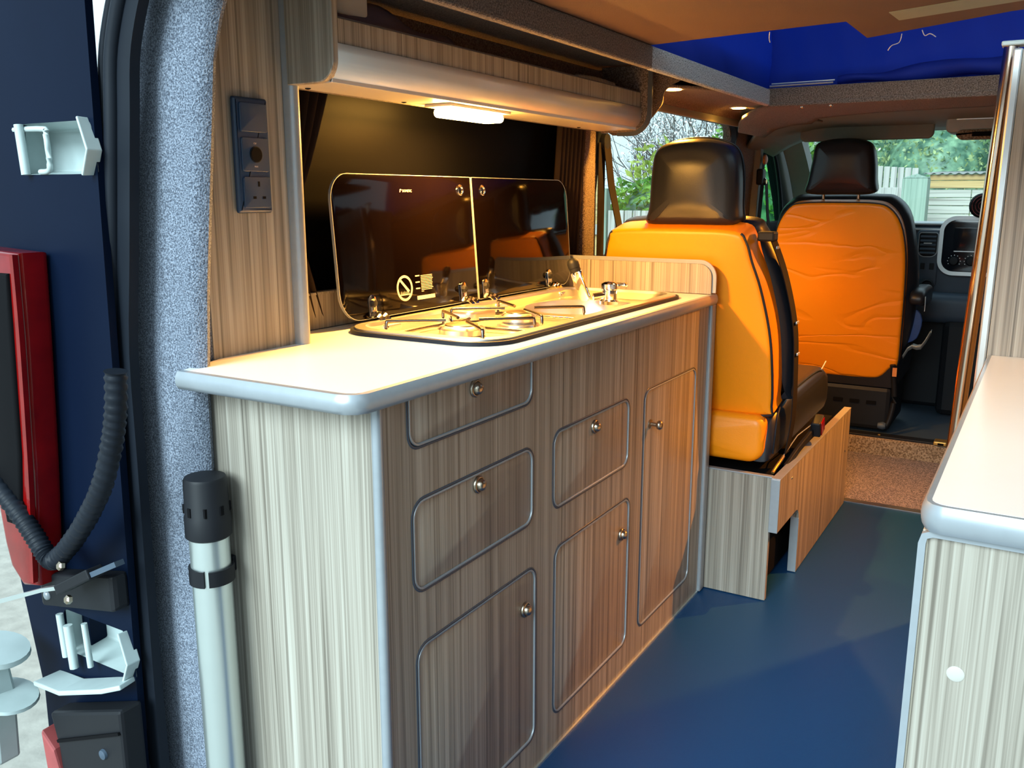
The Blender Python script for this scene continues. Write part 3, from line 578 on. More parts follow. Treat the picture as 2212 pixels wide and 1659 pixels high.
# wire pan supports
def wire(pts, n=5): return MB().tube(smooth_pts(pts, n), .0032, 7)
sp = ZC + .02
for k, (bx, by) in enumerate(((-.93, 1.37), (-.93, 1.58))):
    a = .105; q = .025
    wire([(bx - a, by - .09, ZC - .008), (bx - a, by - .09, sp), (bx - a * .9, by - .08, sp + .004), (bx - a * .2, by - .02, sp + .004)], 3).build('pan_support_wire', 'darksteel', hb, smooth=60)
    wire([(bx + a, by - .09, ZC - .008), (bx + a, by - .09, sp), (bx + a * .9, by - .08, sp + .004), (bx + a * .25, by - .02, sp + .004)], 3).build('pan_support_wire', 'darksteel', hb, smooth=60)
    wire([(bx - a, by + .09, ZC - .008), (bx - a, by + .09, sp), (bx - a * .9, by + .08, sp + .004), (bx - a * .2, by + .02, sp + .004)], 3).build('pan_support_wire', 'darksteel', hb, smooth=60)
    wire([(bx + a, by + .09, ZC - .008), (bx + a, by + .09, sp), (bx + a * .9, by + .08, sp + .004), (bx + a * .25, by + .02, sp + .004)], 3).build('pan_support_wire', 'darksteel', hb, smooth=60)
    wire([(bx + a, by - .09, ZC - .004), (bx + a * 1.02, by, ZC - .004), (bx + a, by + .09, ZC - .004), (bx, by + .095, ZC - .004), (bx - a, by + .09, ZC - .004), (bx - a, by - .09, ZC - .004)], 5).build('pan_support_wire', 'darksteel', hb, smooth=60)
# folding tap
tp = MB().lathe((-.925, 2.015, ZC - .012), Z, [(.024, 0), (.024, .008), (.019, .012), (.018, .035), (.021, .038), (.021, .05), (.012, .055), (.002, .056)], 20).build('tap_body', 'chrome', hb, smooth=40)
MB().box(-.935, -.89, 2.03, 2.05, ZC + .03, ZC + .04).build('tap_lever', 'chrome', tp, bevel=.004, seg=3)
MB().tube([(-.955, 1.985, ZC + .006), (-.925, 2.012, ZC + .012)], .009, 12).build('tap_joint', 'chrome', tp, smooth=60)
ax = Vector((-.03, -.02, .095)).normalized()
so = Vector((-.968, 1.975, ZC - .004))
MB().pillow(rrect(-.014, .014, 0, .085, .013, 6), -.007, .007, .003, so, Vector((1, 0, .25)).normalized(), ax, Vector((1, 0, .25)).cross(ax).normalized(), seg=2).build('tap_spout', 'chrome', tp, smooth=40)
MB().lathe(so + ax * .078, ax, [(.0135, 0), (.0135, .010), (.0145, .011), (.0145, .022), (.011, .030), (.004, .034)], 18).build('tap_nozzle', 'blackp', tp, smooth=40)
# lids: slightly leaning back
LB = Vector((-1.137, 0, .850)); LV = Vector((-.075, 0, 1)).normalized(); LW = Vector((1, 0, .075)).normalized()
for k, (a, b, rs) in enumerate(((1.272, 1.742, (.055, .004, .004, .05)), (1.748, 2.215, (.004, .05, .05, .004)))):
    ld = MB().pillow(rrect(a, b, 0, .279, .02, 8, rs), -.003, .003, .0012, LB, Y, LV, LW, seg=2).build('glass_lid', 'lid', hb, smooth=30)
    MB().sweep([LB + Vector((0, 1, 0)) * u + LV * v for u, v in rrect(a, b, 0, .279, .02, 8, rs)], [(-.0008, -.0031), (.0005, -.0031), (.0005, .0031), (-.0008, .0031)], closed=True, up=LW).build('lid_edge', 'edge', ld, smooth=40)
    yy = 1.735 if k == 0 else 1.79
    yy = 1.698 if k == 0 else 1.790
    MB().lathe(LB + Y_ * yy + LV * .250 if False else LB + Vector((0, yy, 0)) + LV * .250, LW, [(.0125, .003), (.0125, .0045), (.010, .006), (.0085, .0055), (.008, .0032), (.002, .0031)], 22).build('finger_hole', 'chrome', ld, smooth=40)
    for hy in ((1.362, 1.682) if k == 0 else (1.774, 2.09)):
        hp = MB().pillow(rrect(hy - .011, hy + .011, .004, .046, .0105, 6, (0, 0, .0105, .0105)), .003, .0055, .0008, LB, Y, LV, LW, seg=2).build('hinge', 'chrome', ld, smooth=30)
        MB().lathe(LB + Vector((0, hy, 0)) + LV * .030 + LW * .0055, LW, [(.0085, 0), (.0085, .004), (.006, .007), (.002, .008)], 8).build('hinge_screw', 'blackp', hp, smooth=30)
        for dy in (-.009, .009):
            pth = smooth_pts([LB + Vector((.004, hy + dy + .001, .008)), LB + Vector((.018, hy + dy + .006, .007)), LB + Vector((.030, hy + dy + .011, -.006)), LB + Vector((.034, hy + dy + .013, -.026))], 5)
            MB().sweep(pth, [(-.0055, -.0012), (.0055, -.0012), (.0055, .0012), (-.0055, .0012)], up=(1, 0, .3)).build('hinge_arm', 'chrome', hp, smooth=40)
        MB().box(-1.108, -1.094, hy - .012, hy + .040, ZC - .014, ZC + .004).build('hinge_block', 'steel', hp, bevel=.004, seg=3)
        MB().lathe((-1.094, hy - .006, ZC - .002), X, [(.0035, 0), (.0035, .002), (.001, .003)], 8).build('hinge_pin', 'chrome', hp, smooth=40)
lid_l = [o for o in hb.children if o.name.startswith('glass_lid')][0]
def text_mesh(body, size, O, U, V, W, name, mat, parent, sx=1.0):
    cu = bpy.data.curves.new('t', 'FONT'); cu.body = body; cu.size = size; cu.extrude = .0001; cu.resolution_u = 3
    to = bpy.data.objects.new('t', cu); COL.objects.link(to); dg = bpy.context.evaluated_depsgraph_get()
    me = to.evaluated_get(dg).to_mesh(); mb = MB(); O, U, V, W = Vector(O), Vector(U), Vector(V), Vector(W)
    mb.add([O + U * v.co.x * sx + V * v.co.y + W * v.co.z for v in me.vertices], [tuple(p.vertices) for p in me.polygons])
    to.evaluated_get(dg).to_mesh_clear(); bpy.data.objects.remove(to); bpy.data.curves.remove(cu)
    return mb.build(name, mat, parent, fixn=False)
def LP(u, v, wv=.0033): return LB + Vector((0, u, 0)) + LV * v + LW * wv
text_mesh('DOMETIC', .0072, LP(1.488, .245), Y, LV, LW, 'brand_print', 'print_', lid_l)
mk = MB()
mk.sweep([LP(1.4825 + .0028 * math.cos(R(t)), .2478 + .0026 * math.sin(R(t))) for t in (180, 140, 100, 60, 20)], [(-.0007, -.0002), (.0007, -.0002), (.0007, .0002), (-.0007, .0002)], up=LW)
mk.sweep([LP(1.479, .2448), LP(1.4818, .2475)], [(-.0007, -.0002), (.0007, -.0002), (.0007, .0002), (-.0007, .0002)], up=LW)
mk.build('brand_mark', 'print_', lid_l)
# warning sign: circle, bar, flames on a hob line, text rows, pale bar
cu_, cv_, cr_ = 1.470, .050, .0265
sg = MB(); n = 40; ring = []
sg.plate([LP(0, 0)] and [(cu_ + cr_ * math.cos(2 * math.pi * k / n), cv_ + cr_ * math.sin(2 * math.pi * k / n)) for k in range(n)],
         [[(cu_ + .0215 * math.cos(2 * math.pi * k / n), cv_ + .0215 * math.sin(2 * math.pi * k / n)) for k in range(n)]], lambda u, v, wv: LP(u, v, .0033 + wv), -.0003)
sg.plate([(cu_ - .017, cv_ + .017), (cu_ - .013, cv_ + .0205), (cu_ + .016, cv_ - .006), (cu_ + .011, cv_ - .0095)], [], lambda u, v, wv: LP(u, v, .0033 + wv), -.0003)
sg.plate([(cu_ - .018, cv_ - .0125), (cu_ + .018, cv_ - .0125), (cu_ + .018, cv_ - .0145), (cu_ - .018, cv_ - .0145)], [], lambda u, v, wv: LP(u, v, .0033 + wv), -.0003)
for k in range(6):
    fx = cu_ - .013 + k * .005
    sg.plate([(fx - .0012, cv_ - .0118), (fx + .0012, cv_ - .0118), (fx + .0004 + .0003 * (k % 2), cv_ - .0055 - .0012 * (k % 2))], [], lambda u, v, wv: LP(u, v, .0033 + wv), -.0003)
sg.build('warning_sign', 'print_', lid_l)
tb = MB()
for r in range(11):
    x = 1.527; rowz = .071 - r * .0033; xe = 1.57 - random.random() * .006 if r < 10 else 1.535
    while x < xe:
        wl = .002 + random.random() * .004
        tb.plate([(x, rowz), (min(x + wl, xe), rowz), (min(x + wl, xe), rowz + .0014), (x, rowz + .0014)], [], lambda u, v, wv: LP(u, v, .0032 + wv), -.0002); x += wl + .0008
for r in (0, 4, 8):
    tb.plate([(1.508, .071 - r * .0033), (1.5225, .071 - r * .0033), (1.5225, .0735 - r * .0033), (1.508, .0735 - r * .0033)], [], lambda u, v, wv: LP(u, v, .0032 + wv), -.0002)
tb.build('warning_text_rows', 'print_', lid_l)
MB().plate([(1.510, .022), (1.573, .022), (1.573, .030), (1.510, .030)], [], lambda u, v, wv: LP(u, v, .0034 + wv), -.0003).build('label_bar', 'print_', lid_l)

# ================================================================== WALL PANEL WITH SOCKETS
struct(MB().plate([(.936, ZC), (1.116, ZC), (1.116, 1.44), (.936, 1.44)], [], lambda u, v, wv: (-1.10 + wv, u, v), -.016).build('wall_panel_left', 'wood'), 'tall zebrano panel beside the rear pillar')
struct(MB().sweep([(-1.098, 1.124, ZC), (-1.098, 1.124, 1.44)], [(.018 * math.cos(R(t)), .013 * math.sin(R(t))) for t in range(0, 360, 24)], up=(0, 1, 0)).build('trim_15', 'edge', smooth=60), 'grey rounded upright moulding at the end of the zebrano panel')
sk = empty('socket_panel', (-1.10, 1.03, 1.06), 'slate blue triple socket panel on the zebrano panel', 'socket')
MB().pillow(rrect(.996, 1.068, 1.060, 1.236, .004, 4), 0, .010, .006, (-1.10, 0, 0), Y, Z, X).build('plate', 'socket', sk, smooth=40)
MB().pillow(rrect(1.006, 1.062, 1.184, 1.228, .004, 4), .009, .0125, .0015, (-1.10, 0, 0), Y, Z, X).build('blank_cover', 'socket', sk, smooth=40)
MB().pillow(rrect(1.006, 1.062, 1.124, 1.176, .004, 4), .009, .0125, .0015, (-1.10, 0, 0), Y, Z, X).build('power_outlet', 'socket', sk, smooth=40)
po = sk.children[-1]
MB().lathe((-1.0876, 1.034, 1.150), X, [(.0125, 0), (.0125, .0015), (.0112, .0016)], 22).build('ring', 'blackp', po, smooth=40)
MB().lathe((-1.0870, 1.034, 1.150), X, [(.0110, 0), (.0110, .0018)], 22).build('hole', 'hole', po)
text_mesh('12V', .004, (-1.0874, 1.030, 1.1655), Y, Z, X, 'print', 'print_', po)
text_mesh('MAX', .0035, (-1.0874, 1.030, 1.1305), Y, Z, X, 'print', 'print_', po)
pk = MB().pillow(rrect(1.006, 1.062, 1.068, 1.116, .004, 4), .009, .0125, .0015, (-1.10, 0, 0), Y, Z, X).build('mains_outlet', 'socket', sk, smooth=40)
for (dy, dz, wy, wz) in ((1.037, 1.105, .002, .004), (1.027, 1.084, .0033, .002), (1.047, 1.084, .0033, .002)):
    B(-1.0885, -1.0872, dy - wy, dy + wy, dz - wz, dz + wz).build('pin_slot', 'hole', pk)

# ================================================================== OVERHEAD LOCKER
lk = empty('overhead_locker', (-1.05, 1.11, 1.26), 'zebrano overhead locker with curved pale cornice above the hob', 'locker')
epo = rrect(-1.088, -.988, 1.262, 1.43, .03, 8, (0, .034, 0, 0))
MB().pillow(epo, 1.110, 1.125, .0015, (0, 0, 0), X, Z, Y, seg=1).build('end_panel', 'wood', lk, smooth=30)
crv = [(-1.0, 1.262), (-.996, 1.264)] 
cps = [(-1.006, 1.2635)] + [(-1.022 + .034 * math.cos(R(t)) , 1.2975 + .034 * math.sin(R(t))) for t in (-55, -45, -35, -25, -15, -5)] + [(-.989, 1.320)]
MB().grid(lambda a, b: (lambda k: (k[0], 1.122 + a * 1.206, k[1]))(Vector(cps[min(int(b * 7), 6)]).lerp(Vector(cps[min(int(b * 7), 6) + 1]), b * 7 - min(int(b * 7), 6))), 2, 14).build('cornice', 'cornice', lk, smooth=60, solid=.002)
B(-1.106, -1.002, 1.122, 2.33, 1.262, 1.272).build('base_board', 'cornice', lk, bevel=.001)
B(-1.002, -.990, 1.122, 2.33, 1.3205, 1.358).build('lip_board', 'wood', lk, bevel=.001)
B(-1.002, -.991, 1.122, 2.33, 1.358, 1.3605).build('lip_edge', 'edge_dark', lk)
B(-1.118, -1.106, 1.122, 2.33, 1.262, 1.42).build('back_board', 'carpet_roof', lk)
for yy in (1.16, 1.42, 2.16):
    MB().lathe((-1.09, yy, 1.262), (0, 0, -1), [(.005, 0), (.005, .001), (.002, .002)], 10).build('screw', 'hole', lk)
ep2 = rrect(-1.108, -.972, 1.258, 1.43, .03, 10, (0, .05, 0, 0))
MB().pillow(ep2, 2.330, 2.345, .002, (0, 0, 0), X, Z, Y, seg=1).build('end_panel', 'carpet_roof', lk, smooth=30)
MB().sweep([(u + .001, 2.336, v) for u, v in ([(-1.06, 1.259)] + rrect(-1.108, -.972, 1.258, 1.43, .03, 10, (0, .05, 0, 0))[:11] + [(-.972, 1.425)])], [(-.011, -.003), (.011, -.003), (.011, .003), (-.011, .003)], up=(0, 1, 0)).build('end_moulding', 'edge_dark', lk, smooth=40)
# soft flap of carpet past the locker end
fl = [(-.895, 1.432), (-.899, 1.405), (-.915, 1.393), (-.942, 1.380), (-.958, 1.363), (-.963, 1.335), (-.989, 1.303), (-1.018, 1.279), (-1.06, 1.262), (-1.12, 1.262), (-1.13, 1.35), (-1.12, 1.432)]
struct(MB().plate([(p.x, p.y) for p in smooth_pts([(a, b) + (0,) for a, b in fl], 4, True)], [], lambda u, v, wv: (u, 2.412 + wv, v), .006).build('trim_16', 'carpet_roof', smooth=40), 'loose carpet flap hanging past the locker end')
# things in the locker
tag(MB().grid(lambda a, b: (-1.10 + .09 * b, 1.14 + .36 * a, 1.290 + .125 * max(0, math.sin(math.pi * (.08 + .84 * b))) ** .6 * (1 - .30 * a) + .008 * math.sin(11 * a + 5 * b)), 16, 10).build('folded_fleece', 'cloth_p', smooth=60, solid=.01), 'dark purple folded cloth in the overhead locker', 'cloth')
tag(MB().pillow(rrect(1.15, 1.235, 1.36, 1.405, .012, 4), 0, .03, .01, (-1.045, 0, .01), Y, Z, X).build('soft_packet', 'paper', smooth=50), 'pale packet lying on the purple cloth in the locker', 'packet')
cs = MB()
cb = smooth_pts([(-1.03, 2.02, 1.364), (-1.02, 2.10, 1.366), (-1.015, 2.20, 1.362)], 14)
tag(MB().tube(cb, .010, 8, scl=[1 + .18 * (i % 2) for i in range(len(cb))]).build('coiled_cord', 'edge', smooth=20), 'grey coiled cord lying along the locker lip', 'cord')
# strip lamp
sl_ = empty('strip_lamp', (-1.04, 1.58, 1.262), 'glowing amber strip lamp under the overhead locker', 'lamp')
MB().pillow(rrect(-1.082, -1.018, 1.472, 1.700, .004, 4), -.006, 0, .002, (0, 0, 1.262), X, Y, Z, seg=2).build('housing', 'cornice', sl_, smooth=40)
MB().pillow(rrect(-1.076, -1.024, 1.492, 1.682, .008, 4), -.024, -.006, .008, (0, 0, 1.262), X, Y, Z).build('diffuser', 'lamp', sl_, smooth=40)
ad = bpy.data.lights.new('strip_light', 'AREA'); ad.shape = 'RECTANGLE'; ad.size = .05; ad.size_y = .19; ad.energy = 18; ad.color = (1, .43, .07)
al = bpy.data.objects.new('strip_light', ad); COL.objects.link(al); al.parent = sl_; al.location = (-.01, .007, -.027)
# spots in soffit
for i, (sx, sy, sz, lab) in enumerate(((-.950, 2.462, 1.381, 'bright amber downlight in the roof lining beside the locker end'), (-.956, 3.09, 1.3815, 'bright amber downlight nearest the cab'), (.216, 3.09, 1.383, 'amber downlight on the right behind the tall wardrobe'))):
    s0 = empty('downlight', (sx, sy, sz), lab, 'lamp', 'amber roof downlights')
    MB().lathe((sx, sy, sz), (0, 0, -1), [(.034, -.004), (.034, .002), (.030, .004), (.026, .003)], 24).build('bezel', 'cornice', s0, smooth=40)
    MB().lathe((sx, sy, sz - .002), (0, 0, -1), [(.026, 0), (.022, .004), (.002, .006)], 24).build('lens', 'spot', s0, smooth=40)
    pd = bpy.data.lights.new('downlight_beam', 'SPOT'); pd.energy = (30, 62, 520)[i]; pd.color = ((1, .42, .05), (1, .42, .05), (1, .32, .02))[i]; pd.spot_size = R((150, 150, 96)[i]); pd.spot_blend = (.6, .6, .85)[i]; pd.shadow_soft_size = .02
    po_ = bpy.data.objects.new('downlight_beam', pd); COL.objects.link(po_); po_.parent = s0; po_.location = (0, 0, -.014)
    if i == 2: po_.rotation_euler = Vector((-.80, -.38, -1.38)).to_track_quat('-Z', 'Y').to_euler()
struct(B(.06, .42, 2.10, 3.60, 1.384, 1.392).build('ceiling_right', 'carpet_roof'), 'carpet lined roof edge on the right, amber light in its colour')
# pale trim over the sliding window
struct(MB().sweep(smooth_pts([(-1.062, 2.40, 1.350), (-1.062, 2.8, 1.351), (-1.058, 3.3, 1.352), (-1.05, 3.60, 1.353)], 4), [(-.03, -.006), (.012, -.014), (.016, -.008), (.014, .012), (-.03, .014)]).build('trim_17', 'headliner', smooth=40), 'pale trim ledge above the sliding door window')
struct(B(-1.20, -1.09, 2.40, 3.62, 1.392, 1.40).build('trim_18', 'headlight'), 'pale lining over the sliding door window')
# dark pillar and curtains
struct(B(-1.215, -1.175, 2.372, 2.455, .84, 1.33).build('trim_19', 'carpet_roof', bevel=.01, seg=3), 'dark carpeted pillar at the end of the kitchen window')
def curtain(y0, y1, zt, zb, tie, label, amp=.012, wn=34):
    def fn(a, b):
        z = zt + (zb - zt) * b; mid = (y0 + y1) / 2
        s = 1.0
        if tie: s = .25 + .75 * abs((z - tie) / (zt - tie)) ** .8 if z > tie else .25 + .6 * abs((z - tie) / (tie - zb)) ** .9
        y = y0 + (y1 - y0) * a * s
        return (-1.218 + .06 * (z - .85) + amp * math.sin(wn * a) + .02, y, z)
    return tag(MB().grid(fn, 48, 14).build('curtain', 'curtain', smooth=70), label, 'curtain')
curtain(1.165, 1.30, 1.30, .86, 1.05, 'dark curtain tied back beside the upright moulding')
tag(MB().lathe((-1.19, 1.175, 1.05), Z, [(.028, -.012), (.031, 0), (.028, .012)], 14).build('curtain_tie', 'orange_w', smooth=50), 'brown tie band gathering the curtain by the moulding', 'tie')
curtain(2.20, 2.365, 1.31, .86, None, 'dark pleated curtain hanging beside the window pillar', .012, 44)
# seat belt on that pillar
bl = empty('seat_belt', (-1.16, 2.46, .9), 'black seat belt hanging from the pillar beside the locker end', 'seat belt')
MB().lathe((-1.165, 2.475, 1.245), X, [(.022, -.01), (.024, 0), (.022, .012), (.01, .014)], 16).build('anchor', 'blackp', bl, smooth=40)
MB().sweep([(-1.155, 2.475, 1.24), (-1.15, 2.50, 1.12), (-1.13, 2.535, .97), (-1.08, 2.55, .90)], [(-.0012, -.022), (.0012, -.022), (.0012, .022), (-.0012, .022)], up=(0, 1, 0)).build('webbing', 'belt', bl, smooth=40)
MB().sweep([(-1.165, 2.462, 1.24), (-1.165, 2.462, .86)], [(-.0012, -.022), (.0012, -.022), (.0012, .022), (-.0012, .022)], up=(0, 1, 0)).build('webbing', 'belt', bl, smooth=40)

# ================================================================== TABLE LEG
tg = empty('table_leg', (-1.044, .855, 0), 'aluminium table leg with black cap clipped to the cabinet end', 'table leg')
MB().lathe((-1.044, .855, 0), Z, [(.0295, .03), (.0295, .60)], 32).build('tube', 'alu', tg, smooth=40)
MB().lathe((-1.044, .855, .585), Z, [(.0305, 0), (.034, .003), (.034, .034), (.0325, .037), (.0315, .09), (.0295, .094), (.012, .096), (.002, .096)], 32).build('cap', 'blackp', tg, smooth=35)
for a in range(0, 360, 45):
    MB().box(-1.044 + .0305 * math.cos(R(a)) - .003, -1.044 + .0305 * math.cos(R(a)) + .003, .855 + .0305 * math.sin(R(a)) - .003, .855 + .0305 * math.sin(R(a)) + .003, .624, .638).build('cap_notch', 'hole', tg)
clp = empty('leg_clip', (-1.044, .875, .53), 'black spring clip holding the aluminium table leg', 'clip')
MB().sweep([(-1.044 + .0315 * math.cos(R(t)), .855 + .0315 * math.sin(R(t)), .527) for t in range(120, 305, 12)], [(-.0015, -.013), (.0015, -.013), (.0015, .013), (-.0015, .013)]).build('spring_arm', 'blackp', clp, smooth=50)
MB().sweep([(-1.044 + .0325 * math.cos(R(t)), .855 + .0325 * math.sin(R(t)), .527) for t in range(60, -50, -12)], [(-.0015, -.012), (.0015, -.012), (.0015, .012), (-.0015, .012)]).build('spring_arm', 'blackp', clp, smooth=50)
MB().box(-1.066, -1.038, .892, .899, .515, .54).build('base_plate', 'blackp', clp, bevel=.002)

# ================================================================== REAR SEAT
sb = empty('seat_box', (-.65, 2.30, 0), 'zebrano seat box with cut-out side board under the orange rear seat', 'seat box')
MB().plate([(-1.10, .002), (-.573, .002), (-.573, .352), (-1.10, .352)], [], lambda u, v, wv: (u, 2.303 + wv, v), .016).build('back_board', 'wood', sb, bevel=.001)
B(-1.10, -.572, 2.302, 2.320, .352, .356).build('back_board_edge', 'edge', sb, bevel=.001)
so_ = [(2.292, .206), (2.44, .206)] + [(2.50 + .04 * math.cos(R(t)), .166 + .04 * math.sin(R(t))) for t in (90, 70, 50, 30, 10)] + [(2.542, .002), (3.25, .002), (3.25, .352), (2.292, .352)]
so_[1] = (2.49, .206)
MB().plate(so_, [], lambda u, v, wv: (-.548 + wv, u, v), -.022).build('side_board', 'wood', sb)
sbd = sb.children[-1]
B(-.571, -.547, 2.288, 2.293, .206, .354).build('edge_strip', 'edge', sbd, bevel=.001)
B(-.571, -.547, 2.2915, 3.25, .352, .356).build('edge_strip', 'edge', sbd, bevel=.001)
B(-.571, -.547, 2.5385, 2.543, .002, .17).build('edge_strip', 'edge', sbd, bevel=.001)
for (yy, zz) in ((2.42, .325), (3.19, .21)):
    MB().lathe((-.548, yy, zz), X, [(.004, 0), (.003, .002), (.001, .003)], 8).build('screw', 'chrome', sbd, smooth=40)
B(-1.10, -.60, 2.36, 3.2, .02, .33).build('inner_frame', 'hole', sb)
def cr_outline(pts, n=5): return [(p.x, p.y) for p in smooth_pts([(a, b, 0) for a, b in pts], n, True)]
rs = empty('rear_passenger_seat', (-.86, 2.45, .356), 'orange and black rear seat with black headrest behind the kitchen', 'seat')
t0 = R(12); SV = Vector((0, -math.sin(t0), math.cos(t0))); SW = Vector((0, math.cos(t0), math.sin(t0))); SO = Vector((-.86, 2.372, .500))
bo_ = [(-.235, 0), (0, -.006), (.235, 0), (.257, .03), (.258, .15), (.250, .25), (.228, .36), (.206, .43), (.192, .48), (.165, .507), (.05, .512), (-.165, .507), (-.192, .48), (-.206, .43), (-.228, .36), (-.250, .25), (-.258, .15), (-.257, .03)]
bo2 = cr_outline(bo_, 4)
MB().pillow(bo2, 0, .115, .014, SO, X, SV, SW, b0=.012).build('backrest_shell', 'orange', rs, smooth=60)
shell = rs.children[-1]
k0 = [i for i, (u, v) in enumerate(bo2) if u > .17 or (u > 0 and v < .2)]
for sgn in (1, -1):
    pts_ = [SO + Vector((sgn * u, 0, 0)) + SV * v + SW * .006 for u, v in [bo2[i] for i in k0]]
    MB().tube(pts_, .0035, 7, up=SW).build('piping', 'black', shell, smooth=70)
bf_ = [(u * 1.05 + (.012 if u > .2 else -.012 if u < -.2 else 0), v) for u, v in bo_]
MB().pillow(cr_outline(bf_, 4), .10, .20, .035, SO, X, SV, SW, b1=.01).build('backrest_front', 'black', rs, smooth=60)
hd = cr_outline([(-.122, .0), (0, -.004), (.120, .0), (.128, .05), (.126, .14), (.108, .195), (.06, .218), (0, .224), (-.06, .218), (-.100, .195), (-.112, .14), (-.118, .05)], 5)
HO = SO + SV * .512 + SW * .035 + Vector((.022, 0, 0))
HV = Vector((0, -math.sin(R(4)), math.cos(R(4)))); HW = Vector((0, math.cos(R(4)), math.sin(R(4))))
MB().pillow(hd, 0, .12, .040, HO, X, HV, HW, b0=.012, b1=.01, seg=6).build('headrest', 'black', rs, smooth=70, soft=5)
hdo = rs.children[-1]
MB().tube([HO + Vector((1, 0, 0)) * u * 1.004 + HV * v * 1.004 + HW * .085 for u, v in hd], .0025, 6, closed=True, up=HW).build('headrest_piping', 'black', hdo, smooth=70)
for dx in (-.06, .06):
    MB().tube([HO + Vector((dx, 0, 0)) + HW * .05 - SV * .06, HO + Vector((dx, 0, 0)) + HW * .05 + HV * .04], .006, 8).build('headrest_post', 'chrome', rs, smooth=60)
# seat cushion: rear orange end, black bolsters, orange top insert
MB().pillow(rrect(-1.115, -.612, .372, .505, .035, 6, (.03, .045, .03, .03)), 2.338, 2.40, .022, (0, 0, 0), X, Z, Y, b0=.012).build('cushion_back', 'orange', rs, smooth=60)
MB().pillow([(2.36, .375), (3.02, .385), (3.065, .41), (3.075, .46), (3.05, .515), (2.99, .540), (2.55, .53), (2.42, .515), (2.38, .48), (2.362, .43)], -.515, 0, .03, (-.592, 0, 0), Y, Z, X, b1=.006).build('cushion', 'black', rs, smooth=60)
cu2 = rs.children[-1]
MB().pillow(rrect(-1.02, -.69, 2.56, 3.03, .06, 6), .525, .550, .012, (0, 0, 0), X, Y, Z, b1=.006).build('cushion_insert', 'orange', cu2, smooth=60)
MB().tube(smooth_pts([(-.592, 2.372, .40), (-.589, 2.374, .46), (-.592, 2.40, .503), (-.598, 2.48, .527), (-.602, 2.70, .537), (-.602, 2.92, .537), (-.600, 2.985, .52)], 6), .003, 7).build('piping', 'orange_w', cu2, smooth=70)
cu2.children[-1].data.materials[0] = M['rubber']
MB().tube([(-.60, 2.965, .535), (-.592, 2.985, .56)], .0018, 6).build('pull_tag', 'silver', cu2)
# belt: guide at shoulder, webbing down the side, buckle on stalk
sbt = empty('seat_belt', (-.58, 2.45, .40), 'dark belt webbing running down the aisle side of the orange rear seat', 'seat belt')
MB().box(-.656, -.612, 2.33, 2.372, .972, .997).build('shoulder_guide', 'blackp', sbt, bevel=.005)
MB().sweep(smooth_pts([(-.625, 2.36, .985), (-.598, 2.415, .88), (-.574, 2.455, .74), (-.568, 2.47, .60), (-.568, 2.475, .48), (-.578, 2.47, .38)], 6), [(-.0012, -.024), (.0012, -.024), (.0012, .024), (-.0012, .024)], up=(0, 1, 0)).build('webbing', 'belt', sbt, smooth=50)
for (yy, zz, xx) in ((2.452, .752, -.570), (2.462, .665, -.565), (2.375, .955, -.615)):
    MB().pillow(rrect(yy - .012, yy + .012, zz - .004, zz + .004, .002, 3), 0, .004, .001, (xx, 0, 0), Y, Vector((0, -.5, 1)).normalized() if False else Z, X, seg=1).build('label_tag', 'silver', sbt)
bk = empty('belt_buckle', (-.57, 2.6, .40), 'black belt buckle with red button on the seat box edge', 'buckle')
MB().pillow(rrect(-.03, .03, -.024, .024, .006, 4), -.014, .014, .005, (-.546, 2.70, .412), Vector((0, .95, .3)).normalized(), Vector((0, -.3, .95)).normalized(), X).build('buckle_body', 'blackp', bk, smooth=40)
MB().pillow(rrect(-.010, .010, -.021, .021, .003, 3), .0285, .033, .002, (-.546, 2.70, .412), X, Vector((0, -.3, .95)).normalized(), Vector((0, .95, .3)).normalized(), seg=2).build('release_button', 'redbtn', bk, smooth=40)
bk.children[-1].location = (0, 0, 0)
MB().pillow(rrect(-.020, .020, -.021, .021, .003, 3), .0135, .0165, .001, (-.546, 2.70, .412), Vector((0, .95, .3)).normalized(), Vector((0, -.3, .95)).normalized(), X, seg=2).build('face', 'redlens', bk, smooth=40)
bk.children[-1].data.materials[0] = plain('maroon_buckle_face', (.09, .008, .006), .4, noise=.1)
MB().sweep([(-.572, 2.44, .345), (-.566, 2.55, .372), (-.556, 2.68, .398)], [(-.006, -.010), (.006, -.010), (.006, .010), (-.006, .010)]).build('stalk', 'blackp', bk, bevel=.003)
MB().tube([(-.580, 2.42, .375), (-.572, 2.56, .410), (-.560, 2.67, .418)], .0016, 7).build('cable', 'edge', bk, smooth=60)
MB().tube(smooth_pts([(-.580, 2.335, .358), (-.578, 2.352, .366), (-.575, 2.40, .378), (-.577, 2.43, .380)], 4), .0045, 8).build('crimp', 'cable', bk, smooth=60)

# ================================================================== FRONT PASSENGER SEAT
ps = empty('passenger_seat', (-.77, 4.2, .07), 'orange backed front passenger seat with black headrest', 'seat')
t1 = R(13); PV = Vector((0, -math.sin(t1), math.cos(t1))); PW = Vector((0, math.cos(t1), math.sin(t1))); PO = Vector((-.775, 4.085, .310))
po2 = cr_outline([(-.20, 0), (0, -.008), (.14, -.006), (.195, .005), (.235, .05), (.262, .07), (.268, .20), (.272, .40), (.268, .56), (.245, .68), (.20, .745), (.14, .765), (0, .768), (-.14, .765), (-.20, .745), (-.25, .66), (-.27, .52), (-.272, .3), (-.265, .08)], 4)
MB().pillow(po2, 0, .08, .016, PO, X, PV, PW, b0=.02).build('backrest_cover', 'orange_creased', ps, smooth=60)
pc = ps.children[-1]
MB().tube([PO + Vector((1, 0, 0)) * u * 1.0 + PV * v + PW * .012 for u, v in po2], .0035, 6, closed=True, up=PW).build('piping', 'black', pc, smooth=70)
